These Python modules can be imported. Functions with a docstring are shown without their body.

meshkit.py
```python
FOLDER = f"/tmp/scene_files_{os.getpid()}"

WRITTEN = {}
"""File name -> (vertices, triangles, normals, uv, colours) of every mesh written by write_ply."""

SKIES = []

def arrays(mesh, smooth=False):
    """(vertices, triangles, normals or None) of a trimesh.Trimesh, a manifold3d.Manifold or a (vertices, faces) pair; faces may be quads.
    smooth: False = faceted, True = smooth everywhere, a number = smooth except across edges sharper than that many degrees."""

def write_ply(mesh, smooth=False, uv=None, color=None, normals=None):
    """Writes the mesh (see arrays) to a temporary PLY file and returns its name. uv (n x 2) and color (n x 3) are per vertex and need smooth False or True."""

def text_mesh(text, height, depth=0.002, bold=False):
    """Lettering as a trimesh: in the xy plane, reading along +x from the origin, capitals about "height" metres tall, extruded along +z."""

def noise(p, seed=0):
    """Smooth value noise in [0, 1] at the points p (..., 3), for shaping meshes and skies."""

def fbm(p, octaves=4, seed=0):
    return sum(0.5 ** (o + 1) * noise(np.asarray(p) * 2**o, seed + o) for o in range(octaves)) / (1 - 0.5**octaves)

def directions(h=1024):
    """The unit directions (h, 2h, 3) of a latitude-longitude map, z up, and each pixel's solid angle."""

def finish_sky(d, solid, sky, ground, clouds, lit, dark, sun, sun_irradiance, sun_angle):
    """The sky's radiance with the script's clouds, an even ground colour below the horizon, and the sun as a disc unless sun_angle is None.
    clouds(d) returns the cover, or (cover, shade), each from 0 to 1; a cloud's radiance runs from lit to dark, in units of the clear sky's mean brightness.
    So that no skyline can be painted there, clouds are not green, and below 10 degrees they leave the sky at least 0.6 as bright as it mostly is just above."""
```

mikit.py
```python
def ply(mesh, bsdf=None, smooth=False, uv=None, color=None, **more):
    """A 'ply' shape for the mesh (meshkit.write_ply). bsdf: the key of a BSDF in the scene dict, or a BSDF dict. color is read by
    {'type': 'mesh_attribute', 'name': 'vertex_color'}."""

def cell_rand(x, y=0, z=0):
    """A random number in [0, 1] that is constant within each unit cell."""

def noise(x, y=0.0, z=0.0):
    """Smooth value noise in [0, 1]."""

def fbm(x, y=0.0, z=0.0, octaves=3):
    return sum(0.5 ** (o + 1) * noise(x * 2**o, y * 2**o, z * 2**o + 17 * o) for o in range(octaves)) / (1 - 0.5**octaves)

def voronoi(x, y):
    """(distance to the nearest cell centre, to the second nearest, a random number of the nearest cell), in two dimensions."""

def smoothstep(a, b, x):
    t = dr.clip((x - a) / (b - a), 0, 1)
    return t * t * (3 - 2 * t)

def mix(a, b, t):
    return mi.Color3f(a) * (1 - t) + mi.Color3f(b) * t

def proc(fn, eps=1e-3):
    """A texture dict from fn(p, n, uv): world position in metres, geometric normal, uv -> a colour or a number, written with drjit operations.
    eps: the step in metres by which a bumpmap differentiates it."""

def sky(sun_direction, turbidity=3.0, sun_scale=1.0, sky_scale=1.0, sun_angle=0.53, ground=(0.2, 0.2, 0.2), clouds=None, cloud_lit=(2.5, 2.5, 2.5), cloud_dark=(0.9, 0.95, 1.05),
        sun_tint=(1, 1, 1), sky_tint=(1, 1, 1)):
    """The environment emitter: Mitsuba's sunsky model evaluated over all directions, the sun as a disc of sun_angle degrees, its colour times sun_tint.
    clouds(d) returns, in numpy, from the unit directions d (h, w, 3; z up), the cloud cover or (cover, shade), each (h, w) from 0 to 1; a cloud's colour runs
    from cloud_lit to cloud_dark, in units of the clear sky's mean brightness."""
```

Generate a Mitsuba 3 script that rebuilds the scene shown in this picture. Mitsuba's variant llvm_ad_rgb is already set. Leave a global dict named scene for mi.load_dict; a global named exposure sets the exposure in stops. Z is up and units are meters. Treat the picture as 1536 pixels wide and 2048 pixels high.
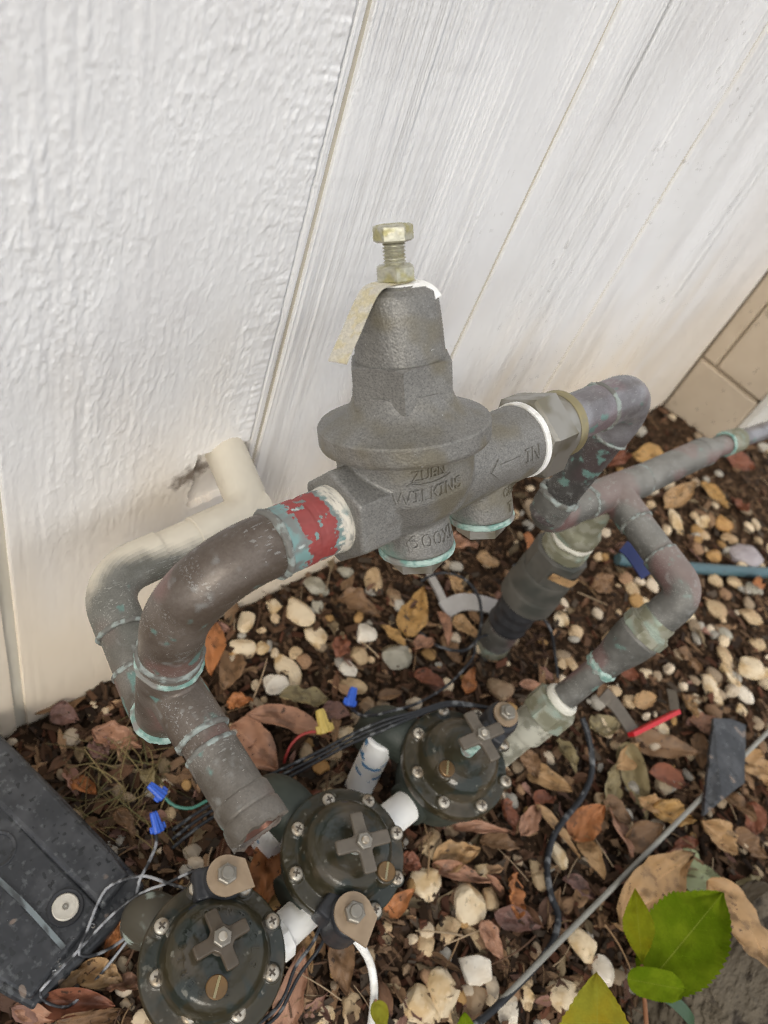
import math, random
import numpy as np, trimesh, manifold3d as m3, drjit as dr, mitsuba as mi
import mikit, meshkit
from mikit import proc, noise, fbm, voronoi, smoothstep, mix

random.seed(7)
RNG = np.random.default_rng(11)
scene, labels = {}, {}

# ---------------------------------------------------------------- camera, sky, exposure
F = 1420.0                                     # focal length in pixels of the 1536 x 2048 photograph
_x = np.array([1700, -748, 1420.0]); _x /= np.linalg.norm(_x)
_d = np.array([-618, 1290, 1420.0]); _d -= _x * (_d @ _x); _d /= np.linalg.norm(_d)
R = np.array([_x, np.cross(-_d, _x), -_d])     # camera axes -> world (x along the wall, y into the wall, z up)
CAM = np.array([0.0, -0.30, 0.64])
fwd, up = R @ [0, 0, 1], R @ [0, -1, 0]
scene['camera'] = {'type': 'thinlens', 'fov': math.degrees(2 * math.atan(768 / F)), 'fov_axis': 'x', 'near_clip': 0.02, 'far_clip': 400.0,
                   'aperture_radius': 0.0016, 'focus_distance': 0.40,
                   'to_world': mi.ScalarTransform4f().look_at(origin=CAM.tolist(), target=(CAM + fwd).tolist(), up=up.tolist())}
scene['sky'] = mikit.sky([-0.70, -0.52, 0.62], turbidity=4, sun_scale=0.24, sun_tint=(0.84, 0.98, 1.22), sun_angle=24, clouds=lambda d: (np.ones(d.shape[:2]), 0.35 + 0.3 * meshkit.fbm(d * 2.2, 3)),
                         cloud_lit=(2.42, 2.47, 2.56), cloud_dark=(1.48, 1.53, 1.62), ground=(0.16, 0.14, 0.12))
exposure = 2.48


def at_z(px, py, z=0.0):
    r = R @ np.array([(px - 768) / F, (py - 1024) / F, 1.0])
    return CAM + r * ((z - CAM[2]) / r[2])


def gh(x, y):
    """height of the ground"""
    x, y = np.asarray(x, float), np.asarray(y, float)
    s = np.clip((x - 0.12) / 0.16, 0, 1); near = np.clip((y + 0.22) / 0.2, 0, 1)
    e = np.clip((x - 0.6) / 0.6, 0, 1)
    return -0.03 * (1 - s * s * (3 - 2 * s)) * near + 0.018 * e * e + 0.006 * (meshkit.noise(np.stack([x * 14, y * 14, 0 * x], -1), 3) - 0.5)


def at_g(px, py, lift=0.0):
    p = at_z(px, py, 0)
    for _ in range(4):
        p = at_z(px, py, float(gh(p[0], p[1])) + lift)
    return p


# ---------------------------------------------------------------- scene helpers
def numbered(name):
    if name not in scene and name not in labels and not any(k.startswith(name + '__') for k in scene):
        return name
    i = 1
    while f'{name}_{i:03d}' in scene or f'{name}_{i:03d}' in labels:
        i += 1
    return f'{name}_{i:03d}'


def thing(name, label, cat, group=None):
    k = numbered(name); labels[k] = {'label': label, 'category': cat}
    if group: labels[k]['group'] = group
    return k


def part(name, mesh, mat, parent=None, smooth=35, label=None, uv=None, color=None, kind=None):
    base = f'{parent}__{name}' if parent else name
    k, i = base, 1
    while k in scene:
        k = f'{base}_{i:03d}'; i += 1
    if uv is not None or color is not None:
        smooth = bool(smooth)
    scene[k] = mikit.ply(mesh, mat, smooth=smooth, uv=uv, color=color)
    e = {}
    if label: e['label'] = label
    if kind: e['kind'] = kind
    if e: labels[k] = {**labels.get(k, {}), **e}
    return k


def single(name, mesh, mat, label, cat, group=None, smooth=35, uv=None, color=None):
    k = thing(name, label, cat, group)
    scene[k] = mikit.ply(mesh, mat, smooth=bool(smooth) if (uv is not None or color is not None) else smooth, uv=uv, color=color)
    return k


def structure(name, mesh, mat, smooth=True, color=None, kind='structure', label=None, cat=None):
    scene[name] = mikit.ply(mesh, mat, smooth=smooth, color=color)
    labels[name] = {'kind': kind}
    if label: labels[name].update(label=label, category=cat)


# ---------------------------------------------------------------- geometry helpers
def unit(v):
    v = np.asarray(v, float); return v / np.linalg.norm(v)


def frame(origin, z, x=None):
    z = unit(z)
    x = np.array([1.0, 0, 0]) if x is None else np.asarray(x, float)
    if abs(unit(x) @ z) > 0.97: x = np.array([0, 1.0, 0.1])
    x = unit(x - z * (x @ z)); y = np.cross(z, x)
    m = np.eye(4); m[:3, 0], m[:3, 1], m[:3, 2], m[:3, 3] = x, y, z, origin
    return m


def put(mesh, m):
    mesh = mesh.copy(); mesh.apply_transform(m); return mesh


def cat(*ms):
    return trimesh.util.concatenate([m for m in ms])


def lathe(profile, n=48):
    """profile (r, z) from bottom axis to top axis, along local z"""
    return trimesh.creation.revolve(np.asarray(profile, float), sections=n)


def disc_rod(r, z0, z1, ch=None, n=40):
    ch = min(r, abs(z1 - z0)) * 0.12 if ch is None else ch
    return lathe([(0, z0), (r - ch, z0), (r, z0 + ch), (r, z1 - ch), (r - ch, z1), (0, z1)], n)


def ringband(r, w, h, n=48):
    """a rounded solder bead of inner radius r, width w, height h, about local z"""
    t = np.linspace(0, math.pi, 7)
    pr = [(r - 0.001, -w / 2)] + [(r + h * math.sin(a), -w / 2 * math.cos(a)) for a in t] + [(r - 0.001, w / 2)]
    m = lathe(pr, n)
    v = m.vertices; ang = np.arctan2(v[:, 1], v[:, 0])
    q = np.stack([np.cos(ang) * 5, np.sin(ang) * 5, v[:, 2] * 400], -1)
    k = 1 + (h * 0.9 / r) * (meshkit.fbm(q, 2, int(r * 1e6) % 97) - 0.5) * 2
    z = v[:, 2] + w * 0.5 * (meshkit.noise(q * 0.6, 5) - 0.5)
    m.vertices = np.stack([v[:, 0] * k, v[:, 1] * k, z], -1)
    return m


def prism(n, af, h, ch=0.0008, rot=0.0):
    """n-sided nut blank, across flats af, from z = 0 to h, its rims bevelled"""
    R0 = af / 2 / math.cos(math.pi / n)
    def ring(r, z): return [(r * math.cos(rot + 2 * math.pi * i / n), r * math.sin(rot + 2 * math.pi * i / n), z) for i in range(n)]
    pts = ring(R0 - 1.6 * ch, 0) + ring(R0, ch) + ring(R0, h - ch) + ring(R0 - 1.6 * ch, h)
    return trimesh.convex.convex_hull(np.array(pts))


def rbox(sx, sy, sz, r=0.002):
    """box centred in x and y, from z = 0 to sz, rounded edges"""
    s = trimesh.creation.icosphere(1, r)
    pts = []
    for a in (-1, 1):
        for b in (-1, 1):
            for c in (0, 1):
                pts.append(s.vertices + [a * (sx / 2 - r), b * (sy / 2 - r), r if c == 0 else sz - r])
    return trimesh.convex.convex_hull(np.vstack(pts))


def smooth_path(pts, step=0.004):
    """Catmull-Rom through the points"""
    P = np.asarray(pts, float)
    P = np.vstack([2 * P[0] - P[1], P, 2 * P[-1] - P[-2]])
    out = []
    for i in range(1, len(P) - 2):
        n = max(2, int(np.linalg.norm(P[i + 1] - P[i]) / step))
        t = np.linspace(0, 1, n, endpoint=False)[:, None]
        a, b, c, d = P[i - 1], P[i], P[i + 1], P[i + 2]
        out.append(0.5 * (2 * b + (c - a) * t + (2 * a - 5 * b + 4 * c - d) * t ** 2 + (3 * b - a - 3 * c + d) * t ** 3))
    return np.vstack(out + [P[-2][None]])


def bend_path(pts, rad, step=6):
    """polyline with its corners rounded by arcs"""
    P = [np.asarray(p, float) for p in pts]; out = [P[0]]
    for i in range(1, len(P) - 1):
        a, b = unit(P[i - 1] - P[i]), unit(P[i + 1] - P[i])
        half = math.acos(np.clip(a @ b, -1, 1)) / 2
        t = min(rad / math.tan(half), 0.49 * np.linalg.norm(P[i] - P[i - 1]) if i > 1 else 9, 0.99 * np.linalg.norm(P[i + 1] - P[i]))
        r = t * math.tan(half); c = P[i] + unit(a + b) * (r / math.sin(half))
        v0, v1 = P[i] + a * t - c, P[i] + b * t - c
        ang = math.acos(np.clip(unit(v0) @ unit(v1), -1, 1)); n = max(4, int(math.degrees(ang) / step))
        for k in range(n + 1):
            s = k / n
            out.append(c + (math.sin((1 - s) * ang) * v0 + math.sin(s * ang) * v1) / math.sin(ang))
    return np.array(out + [P[-1]])


def sweep(path, rad, n=32, caps=True):
    """tube along the path; rad is a number or one per point; returns a mesh with its uv (length, turn)"""
    P = np.asarray(path, float); N = len(P); rad = np.broadcast_to(np.asarray(rad, float), (N,))
    T = np.gradient(P, axis=0); T /= np.linalg.norm(T, axis=1, keepdims=True)
    u = np.cross(T[0], [0.31, 0.2, 0.93]); u = unit(u); V = []
    a = np.arange(n) * 2 * math.pi / n
    for i in range(N):
        u = unit(u - T[i] * (u @ T[i])); w = np.cross(T[i], u)
        V.append(P[i] + rad[i] * (np.cos(a)[:, None] * u + np.sin(a)[:, None] * w))
    V = np.vstack(V); Fc = []
    i, j = np.meshgrid(np.arange(N - 1), np.arange(n), indexing='ij'); i, j = i.ravel(), j.ravel(); k = (j + 1) % n
    A, B, C, D = i * n + j, i * n + k, (i + 1) * n + k, (i + 1) * n + j
    Fc = np.vstack([np.stack([A, B, C], 1), np.stack([A, C, D], 1)])
    if caps:
        V = np.vstack([V, P[0], P[-1]]); j = np.arange(n); k = (j + 1) % n
        Fc = np.vstack([Fc, np.stack([np.full(n, N * n), k, j], 1), np.stack([np.full(n, N * n + 1), (N - 1) * n + j, (N - 1) * n + k], 1)])
    return trimesh.Trimesh(V, Fc, process=False)


def straight(a, b, r, n=36, lip=0.0006):
    """a straight pipe piece from a to b with softened rims"""
    a, b = np.asarray(a, float), np.asarray(b, float); L = np.linalg.norm(b - a)
    m = lathe([(0, 0), (r - lip, 0), (r, lip)] + [(r, t) for t in np.linspace(lip * 2, L - lip * 2, 6)] + [(r, L - lip), (r - lip, L), (0, L)], n)
    return put(m, frame(a, b - a))


def to_m3(mesh):
    return m3.Manifold(m3.Mesh(np.ascontiguousarray(mesh.vertices, np.float32), np.ascontiguousarray(mesh.faces, np.uint32)))


def from_m3(man):
    q = man.to_mesh(); return trimesh.Trimesh(q.vert_properties[:, :3], q.tri_verts, process=True)


def fuse(meshes, length=None, taubin=0):
    """union of watertight meshes; remeshed to edges of about "length" and smoothed"""
    out = None
    for m in meshes:
        m = m.copy(); m.merge_vertices(); q = to_m3(m)
        if q.volume() < 0:
            m.invert(); q = to_m3(m)
        out = q if out is None else out + q
    if length: out = out.refine_to_length(length)
    r = from_m3(out)
    if taubin: r = trimesh.smoothing.filter_taubin(r, lamb=0.5, nu=0.51, iterations=taubin)
    return r


def jitter(mesh, amount, freq, seed=0):
    n = mesh.vertex_normals; v = mesh.vertices
    mesh.vertices = v + n * ((meshkit.fbm(v * freq, 3, seed) - 0.5) * 2 * amount)[:, None]
    return mesh


def project_y(mesh, onto, lift=0.0):
    """moves each vertex of a flat lettering (x, z; its y is its height) along +y onto the mesh "onto", as seen from -y"""
    V, Fc = np.asarray(onto.vertices), np.asarray(onto.faces)
    A, B, C = V[Fc[:, 0]], V[Fc[:, 1]], V[Fc[:, 2]]
    lo, hi = mesh.bounds[0] - 1e-3, mesh.bounds[1] + 1e-3
    near = (np.minimum(np.minimum(A, B), C)[:, 0] < hi[0]) & (np.maximum(np.maximum(A, B), C)[:, 0] > lo[0]) & (np.minimum(np.minimum(A, B), C)[:, 2] < hi[2]) & (np.maximum(np.maximum(A, B), C)[:, 2] > lo[2])
    A, B, C = A[near], B[near], C[near]
    den = (B[:, 2] - C[:, 2]) * (A[:, 0] - C[:, 0]) + (C[:, 0] - B[:, 0]) * (A[:, 2] - C[:, 2])
    ok = np.abs(den) > 1e-14; A, B, C, den = A[ok], B[ok], C[ok], den[ok]
    out = mesh.copy(); v = out.vertices.copy()
    for i, p in enumerate(v):
        a = ((B[:, 2] - C[:, 2]) * (p[0] - C[:, 0]) + (C[:, 0] - B[:, 0]) * (p[2] - C[:, 2])) / den
        b = ((C[:, 2] - A[:, 2]) * (p[0] - C[:, 0]) + (A[:, 0] - C[:, 0]) * (p[2] - C[:, 2])) / den
        hit = (a >= -1e-6) & (b >= -1e-6) & (a + b <= 1 + 1e-6)
        if hit.any():
            y = (a * A[:, 1] + b * B[:, 1] + (1 - a - b) * C[:, 1])[hit].min()
            v[i, 1] = y + p[1] + lift
    out.vertices = v
    return out


# ---------------------------------------------------------------- materials
def rgb(*c):
    return {'type': 'rgb', 'value': [float(x) for x in c]}


SPEC = {'soil': 0.08, 'litter': 0.12, 'leaf': 0.30, 'box': 0.42, 'black': 0.30, 'rock': 0.15, 'stone': 0.30, 'valve_green': 0.30, 'riser': 0.3}


def mat(name, base, rough=0.5, metal=0.0, bump=None, eps=0.0004, spec=None, coat=0.0, two=True):
    b = {'type': 'principled', 'base_color': base if isinstance(base, dict) else rgb(*base), 'roughness': rough if not callable(rough) else proc(rough), 'metallic': float(metal)}
    if spec is None: spec = SPEC.get(name, SPEC.get(name.split('_')[0]))
    if spec is not None: b['specular'] = float(spec)
    if coat: b['clearcoat'] = float(coat); b['clearcoat_gloss'] = 0.85
    if bump is not None: b = {'type': 'bumpmap', 'tex': proc(bump, eps=eps), 'scale': 1.0, 'bsdf': b}
    scene['mat_' + name] = {'type': 'twosided', 'bsdf': b} if two else b
    return 'mat_' + name


def wall_base(p, n, uv):
    m = fbm(p.x * 22, p.z * 14, 3.0, 3)
    c = mix((0.84, 0.84, 0.84), (0.805, 0.80, 0.80), smoothstep(0.45, 0.8, m))
    low_cream = smoothstep(0.38, 0.06, p.z + 0.12 * (fbm(p.x * 30, p.z * 8, 7.0, 2) - 0.5))      # cream tone growing towards the foot of the wall
    c = mix(c, (0.76, 0.645, 0.49), 0.92 * low_cream)
    far = smoothstep(0.9, 1.0, p.x)
    c = mix(c, (0.66, 0.62, 0.58), 0.4 * far)  # shade beside the return wall, painted into the corner board as grey
    specks = smoothstep(0.90, 0.95, noise(p.x * 330, p.z * 150, 4.0)) * smoothstep(0.50, 0.66, fbm(p.x * 18, p.z * 9, 2.0, 2)) * smoothstep(0.25, 0.6, p.x)
    c = mix(c, (0.33, 0.31, 0.29), 0.45 * specks)
    # grime round the pipe hole: an old spider's nest and rust coloured dust
    dx, dz = (p.x - 0.224) / 0.020, (p.z - 0.242) / 0.012
    nest = smoothstep(1.2, 0.3, dr.sqrt(dx * dx + dz * dz) + 1.1 * (fbm(p.x * 160, p.z * 160, 1.0, 3) - 0.5))
    return mix(c, (0.16, 0.12, 0.09), 0.9 * nest)


def wall_bump(p, n, uv):
    g = dr.clip(dr.abs(noise(p.x * 520 + 2.5 * fbm(p.x * 16, p.z * 4, 3.0, 2), p.z * 5, 1.0) - 0.5) * 5, 0, 1)
    return 0.0013 * g * smoothstep(0.270, 0.275, p.x) * smoothstep(0.3, 0.6, fbm(p.x * 20, p.z * 4, 8.0, 2)) + 0.00022 * noise(p.x * 420, p.z * 60, 1.0) + 0.00022 * noise(p.x * 700, p.z * 500, 2.0)


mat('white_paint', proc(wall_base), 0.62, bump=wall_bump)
mat('groove_paint', proc(lambda p, n, uv: mix((0.52, 0.475, 0.385), (0.61, 0.57, 0.475), fbm(p.x * 60, p.z * 25, 0, 3))), 0.6)
mat('tan_paint', proc(lambda p, n, uv: mix(mix((0.55, 0.46, 0.35), (0.48, 0.39, 0.285), fbm(p.y * 40, p.z * 40, p.x * 40, 3)), (0.2, 0.15, 0.1), 0.5 * smoothstep(0.90, 0.94, noise(p.y * 150, p.z * 110, 3)))), 0.6,
    bump=lambda p, n, uv: 0.0006 * fbm(p.y * 160, p.z * 160, p.x * 160, 3))
mat('mortar', (0.33, 0.27, 0.19), 0.9)
mat('white_trim', proc(lambda p, n, uv: mix((0.68, 0.66, 0.60), (0.56, 0.53, 0.47), fbm(p.x * 30, p.z * 30, 1, 3))), 0.6, bump=lambda p, n, uv: 0.0005 * fbm(p.x * 150, p.z * 150, 1, 3))


def bronze_base(p, n, uv):
    c = mix((0.158, 0.152, 0.140), (0.225, 0.217, 0.200), fbm(p.x * 90, p.y * 90, p.z * 90, 3))
    grain = noise(p.x * 1500, p.y * 1500, p.z * 1500)
    c = c * (0.66 + 0.68 * grain)
    c = mix(c, (0.165, 0.14, 0.085), 0.6 * smoothstep(0.46, 0.72, fbm(p.x * 45, p.y * 45, p.z * 45 + 9, 3)))
    c = mix(c, mix((0.13, 0.27, 0.23), (0.30, 0.36, 0.32), noise(p.x * 400, p.y * 400, p.z * 400)), 0.85 * smoothstep(0.366, 0.352, p.z + 0.016 * (fbm(p.x * 140, p.y * 140, p.z * 140, 3) - 0.4)))
    c = mix(c, (0.55, 0.55, 0.53), 0.6 * smoothstep(0.90, 0.96, noise(p.x * 1150, p.y * 1150, p.z * 1150)) * smoothstep(0.44, 0.49, p.z))  # sparkle on the top of the bell, painted as pale flecks
    c = mix(c, (0.5, 0.5, 0.48), 0.8 * smoothstep(0.96, 0.975, noise(p.x * 620, p.y * 620, p.z * 620)))
    return c


mat('cast_bronze', proc(bronze_base), 0.48, 0.35, bump=lambda p, n, uv: 0.00022 * noise(p.x * 1300, p.y * 1300, p.z * 1300), eps=0.0002)
mat('machined_bronze', proc(lambda p, n, uv: mix((0.33, 0.315, 0.28), (0.21, 0.19, 0.14), smoothstep(0.4, 0.7, fbm(p.x * 70, p.y * 70, p.z * 70, 3)))), 0.36, 0.7,
    bump=lambda p, n, uv: 0.00010 * noise(p.x * 900, p.y * 300, p.z * 900))


def verd(p, n, uv):
    f = fbm(p.x * 260, p.y * 260, p.z * 260, 3)
    c = mix((0.16, 0.29, 0.25), (0.37, 0.49, 0.44), smoothstep(0.35, 0.65, f))
    return mix(c, (0.22, 0.21, 0.19), smoothstep(0.52, 0.72, fbm(p.x * 110, p.y * 110, p.z * 110 + 5, 3)))


mat('verdigris', proc(verd), 0.8, bump=lambda p, n, uv: 0.0006 * fbm(p.x * 500, p.y * 500, p.z * 500, 2))
mat('solder', proc(lambda p, n, uv: mix((0.14, 0.135, 0.12), (0.27, 0.305, 0.285), smoothstep(0.44, 0.64, fbm(p.x * 230, p.y * 230, p.z * 230, 3)))), 0.6,
    bump=lambda p, n, uv: 0.0005 * fbm(p.x * 500, p.y * 500, p.z * 500, 2))


def copper(seed, a, b, pink, dust=0.0, cream=False, teal=0.07):
    def fn(p, n, uv):
        f = fbm(p.x * 60 + seed, p.y * 60, p.z * 60, 4)
        c = mix(a, b, smoothstep(0.3, 0.7, f))
        c = mix(c, pink, 0.75 * smoothstep(0.54, 0.70, fbm(p.x * 34 + 3, p.y * 34 + seed, p.z * 34, 2)))
        streak = noise(p.x * 330 + seed, p.y * 330, p.z * 330) * noise(p.x * 120, p.y * 120 + seed, p.z * 120)
        c = mix(c, (0.30, 0.31, 0.30), 0.40 * smoothstep(0.38, 0.75, streak))
        t = fbm(p.x * 85, p.y * 85 + seed * 3, p.z * 85, 4)
        c = mix(c, (0.13, 0.225, 0.20), 0.9 * smoothstep(0.735 - teal, 0.83 - teal, t))
        c = mix(c, (0.62, 0.62, 0.58), smoothstep(0.965, 0.975, noise(p.x * 900, p.y * 900, p.z * 900 + seed)))
        c = c * (0.86 + 0.28 * noise(p.x * 1300, p.y * 1300, p.z * 1300))
        c = mix(c, (0.34, 0.34, 0.32), 0.5 * smoothstep(0.70, 0.80, noise(p.x * 250 + 2, p.y * 1700, p.z * 1700)) * smoothstep(0.45, 0.6, fbm(p.x * 50, p.y * 50, p.z * 50 + 2, 2)))
        if dust: c = mix(c, (0.40, 0.38, 0.34), dust * smoothstep(0.1, 0.95, n.z) * (0.55 + 0.6 * fbm(p.x * 90, p.y * 90, p.z * 90, 3)))
        if cream:      # overspray of the wall paint on what stands near the wall
            g = p.y + 0.035 * n.y + 0.012 * n.z - 0.012 * n.x + 0.020 * (fbm(p.x * 120, p.y * 120, p.z * 120, 3) - 0.5)
            k = smoothstep(-0.085, -0.040, g + dr.clip((p.x - 0.172) * 0.9, -0.032, 0.03))
            c = mix(c, mix((0.66, 0.61, 0.50), (0.58, 0.52, 0.42), fbm(p.x * 90, p.y * 90, p.z * 90, 3)), k)
        return c
    return proc(fn)


cu_bump = lambda p, n, uv: 0.00014 * fbm(p.x * 420, p.y * 420, p.z * 420, 2)
mat('copper_brown', copper(1.0, (0.092, 0.070, 0.054), (0.146, 0.120, 0.100), (0.195, 0.115, 0.100), teal=0.085), 0.42, 0.25, bump=cu_bump)
mat('copper_grey', copper(4.0, (0.098, 0.084, 0.068), (0.165, 0.148, 0.128), (0.19, 0.12, 0.10), teal=0.08), 0.48, 0.25, bump=cu_bump)
mat('copper_overspray', copper(7.0, (0.115, 0.112, 0.095), (0.165, 0.160, 0.140), (0.16, 0.13, 0.11), cream=True, teal=0.045), 0.5, 0.15, bump=cu_bump)
mat('copper_lilac', copper(9.0, (0.150, 0.140, 0.145), (0.260, 0.255, 0.270), (0.19, 0.14, 0.15), teal=0.06), 0.36, 0.35, bump=cu_bump)
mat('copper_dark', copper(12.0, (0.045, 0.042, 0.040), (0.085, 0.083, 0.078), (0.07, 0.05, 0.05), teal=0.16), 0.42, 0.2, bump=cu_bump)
mat('copper_dusty', copper(15.0, (0.072, 0.070, 0.062), (0.130, 0.127, 0.116), (0.150, 0.075, 0.070), dust=0.38, teal=0.03), 0.62, 0.1, bump=cu_bump)


def coupling_base(p, n, uv):
    """verdigris to the left, a torn patch of red paint, white thread paste against the regulator"""
    e = 0.010 * (fbm(p.x * 200, p.y * 200, p.z * 200, 4) - 0.5) + 0.004 * (noise(p.x * 700, p.y * 700, p.z * 700) - 0.5)
    c = mix((0.17, 0.18, 0.17), (0.165, 0.275, 0.265), smoothstep(0.40, 0.66, fbm(p.x * 150, p.y * 150, p.z * 150 + 2, 4)))
    c = mix(c, (0.42, 0.47, 0.45), smoothstep(0.62, 0.72, fbm(p.x * 190, p.y * 190 + 4, p.z * 190, 3)))
    red = mix((0.30, 0.045, 0.042), (0.23, 0.055, 0.050), fbm(p.x * 130, p.y * 130, p.z * 130, 3))
    top = smoothstep(0.3677, 0.3627, p.z + 1.5 * e)
    k = smoothstep(0.1672, 0.1680, p.x + 1.3 * e + 0.0045 * top) * (1 - smoothstep(0.1838, 0.1846, p.x + 0.7 * e))
    k *= 1 - smoothstep(0.66, 0.69, fbm(p.x * 260, p.y * 260, p.z * 260 + 8, 3))
    c = mix(c, red, k)
    paste = smoothstep(0.1860, 0.1885, p.x + 1.0 * e)
    white = mix((0.58, 0.54, 0.46), (0.30, 0.29, 0.25), smoothstep(0.45, 0.7, fbm(p.x * 700, p.y * 160, p.z * 160, 3)))
    return mix(c, white, paste * (1 - 0.8 * smoothstep(0.6, 0.75, fbm(p.x * 120, p.y * 120 + 9, p.z * 120, 3))))


mat('painted_coupling', proc(coupling_base), 0.6, bump=lambda p, n, uv: 0.0007 * fbm(p.x * 380, p.y * 380, p.z * 380, 3))
mat('thread_tape', proc(lambda p, n, uv: mix((0.80, 0.79, 0.76), (0.62, 0.60, 0.54), smoothstep(0.5, 0.75, fbm(p.x * 200, p.y * 200, p.z * 200, 3)))), 0.6, bump=lambda p, n, uv: 0.0004 * fbm(p.x * 600, p.y * 300, p.z * 300, 2))
mat('zinc', proc(lambda p, n, uv: mix((0.50, 0.485, 0.39), (0.43, 0.39, 0.19), smoothstep(0.42, 0.62, fbm(p.x * 130, p.y * 130, p.z * 130, 3))) * (0.78 + 0.34 * noise(p.x * 900, p.y * 900, p.z * 900))), 0.38, 0.65,
    bump=lambda p, n, uv: 0.0001 * noise(p.x * 800, p.y * 800, p.z * 800))
mat('tag_metal', proc(lambda p, n, uv: mix((0.56, 0.52, 0.43), (0.54, 0.46, 0.25), 0.6 * smoothstep(0.48, 0.62, fbm(p.x * 300, p.y * 300, p.z * 160, 3))) * (0.78 + 0.36 * noise(p.x * 1500, p.y * 1500, p.z * 1500))), 0.6, 0.2)
mat('brass', proc(lambda p, n, uv: mix((0.36, 0.29, 0.13), (0.26, 0.24, 0.17), fbm(p.x * 200, p.y * 200, p.z * 200, 3))), 0.42, 0.6)
mat('dull_brass', proc(lambda p, n, uv: mix(mix((0.19, 0.185, 0.125), (0.29, 0.285, 0.22), smoothstep(0.4, 0.65, fbm(p.x * 120, p.y * 120, p.z * 120, 3))), (0.30, 0.40, 0.34), 0.5 * smoothstep(0.55, 0.68, fbm(p.x * 80 + 5, p.y * 80, p.z * 80, 2)))), 0.55, 0.25)
mat('pale_seal', (0.62, 0.60, 0.52), 0.6)


def valve_base(p, n, uv):
    c = mix((0.020, 0.018, 0.011), (0.044, 0.037, 0.020), fbm(p.x * 60, p.y * 60, p.z * 60, 3))
    c = mix(c, (0.022, 0.027, 0.022), smoothstep(0.5, 0.62, fbm(p.x * 70, p.y * 70 + 3, p.z * 70, 2)))
    c = mix(c, (0.085, 0.066, 0.044), 0.55 * smoothstep(0.50, 0.68, fbm(p.x * 55 + 7, p.y * 55, p.z * 55, 4)))
    return mix(c, (0.24, 0.23, 0.19), 0.5 * smoothstep(0.70, 0.84, fbm(p.x * 210, p.y * 210, p.z * 210, 3)))


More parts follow.
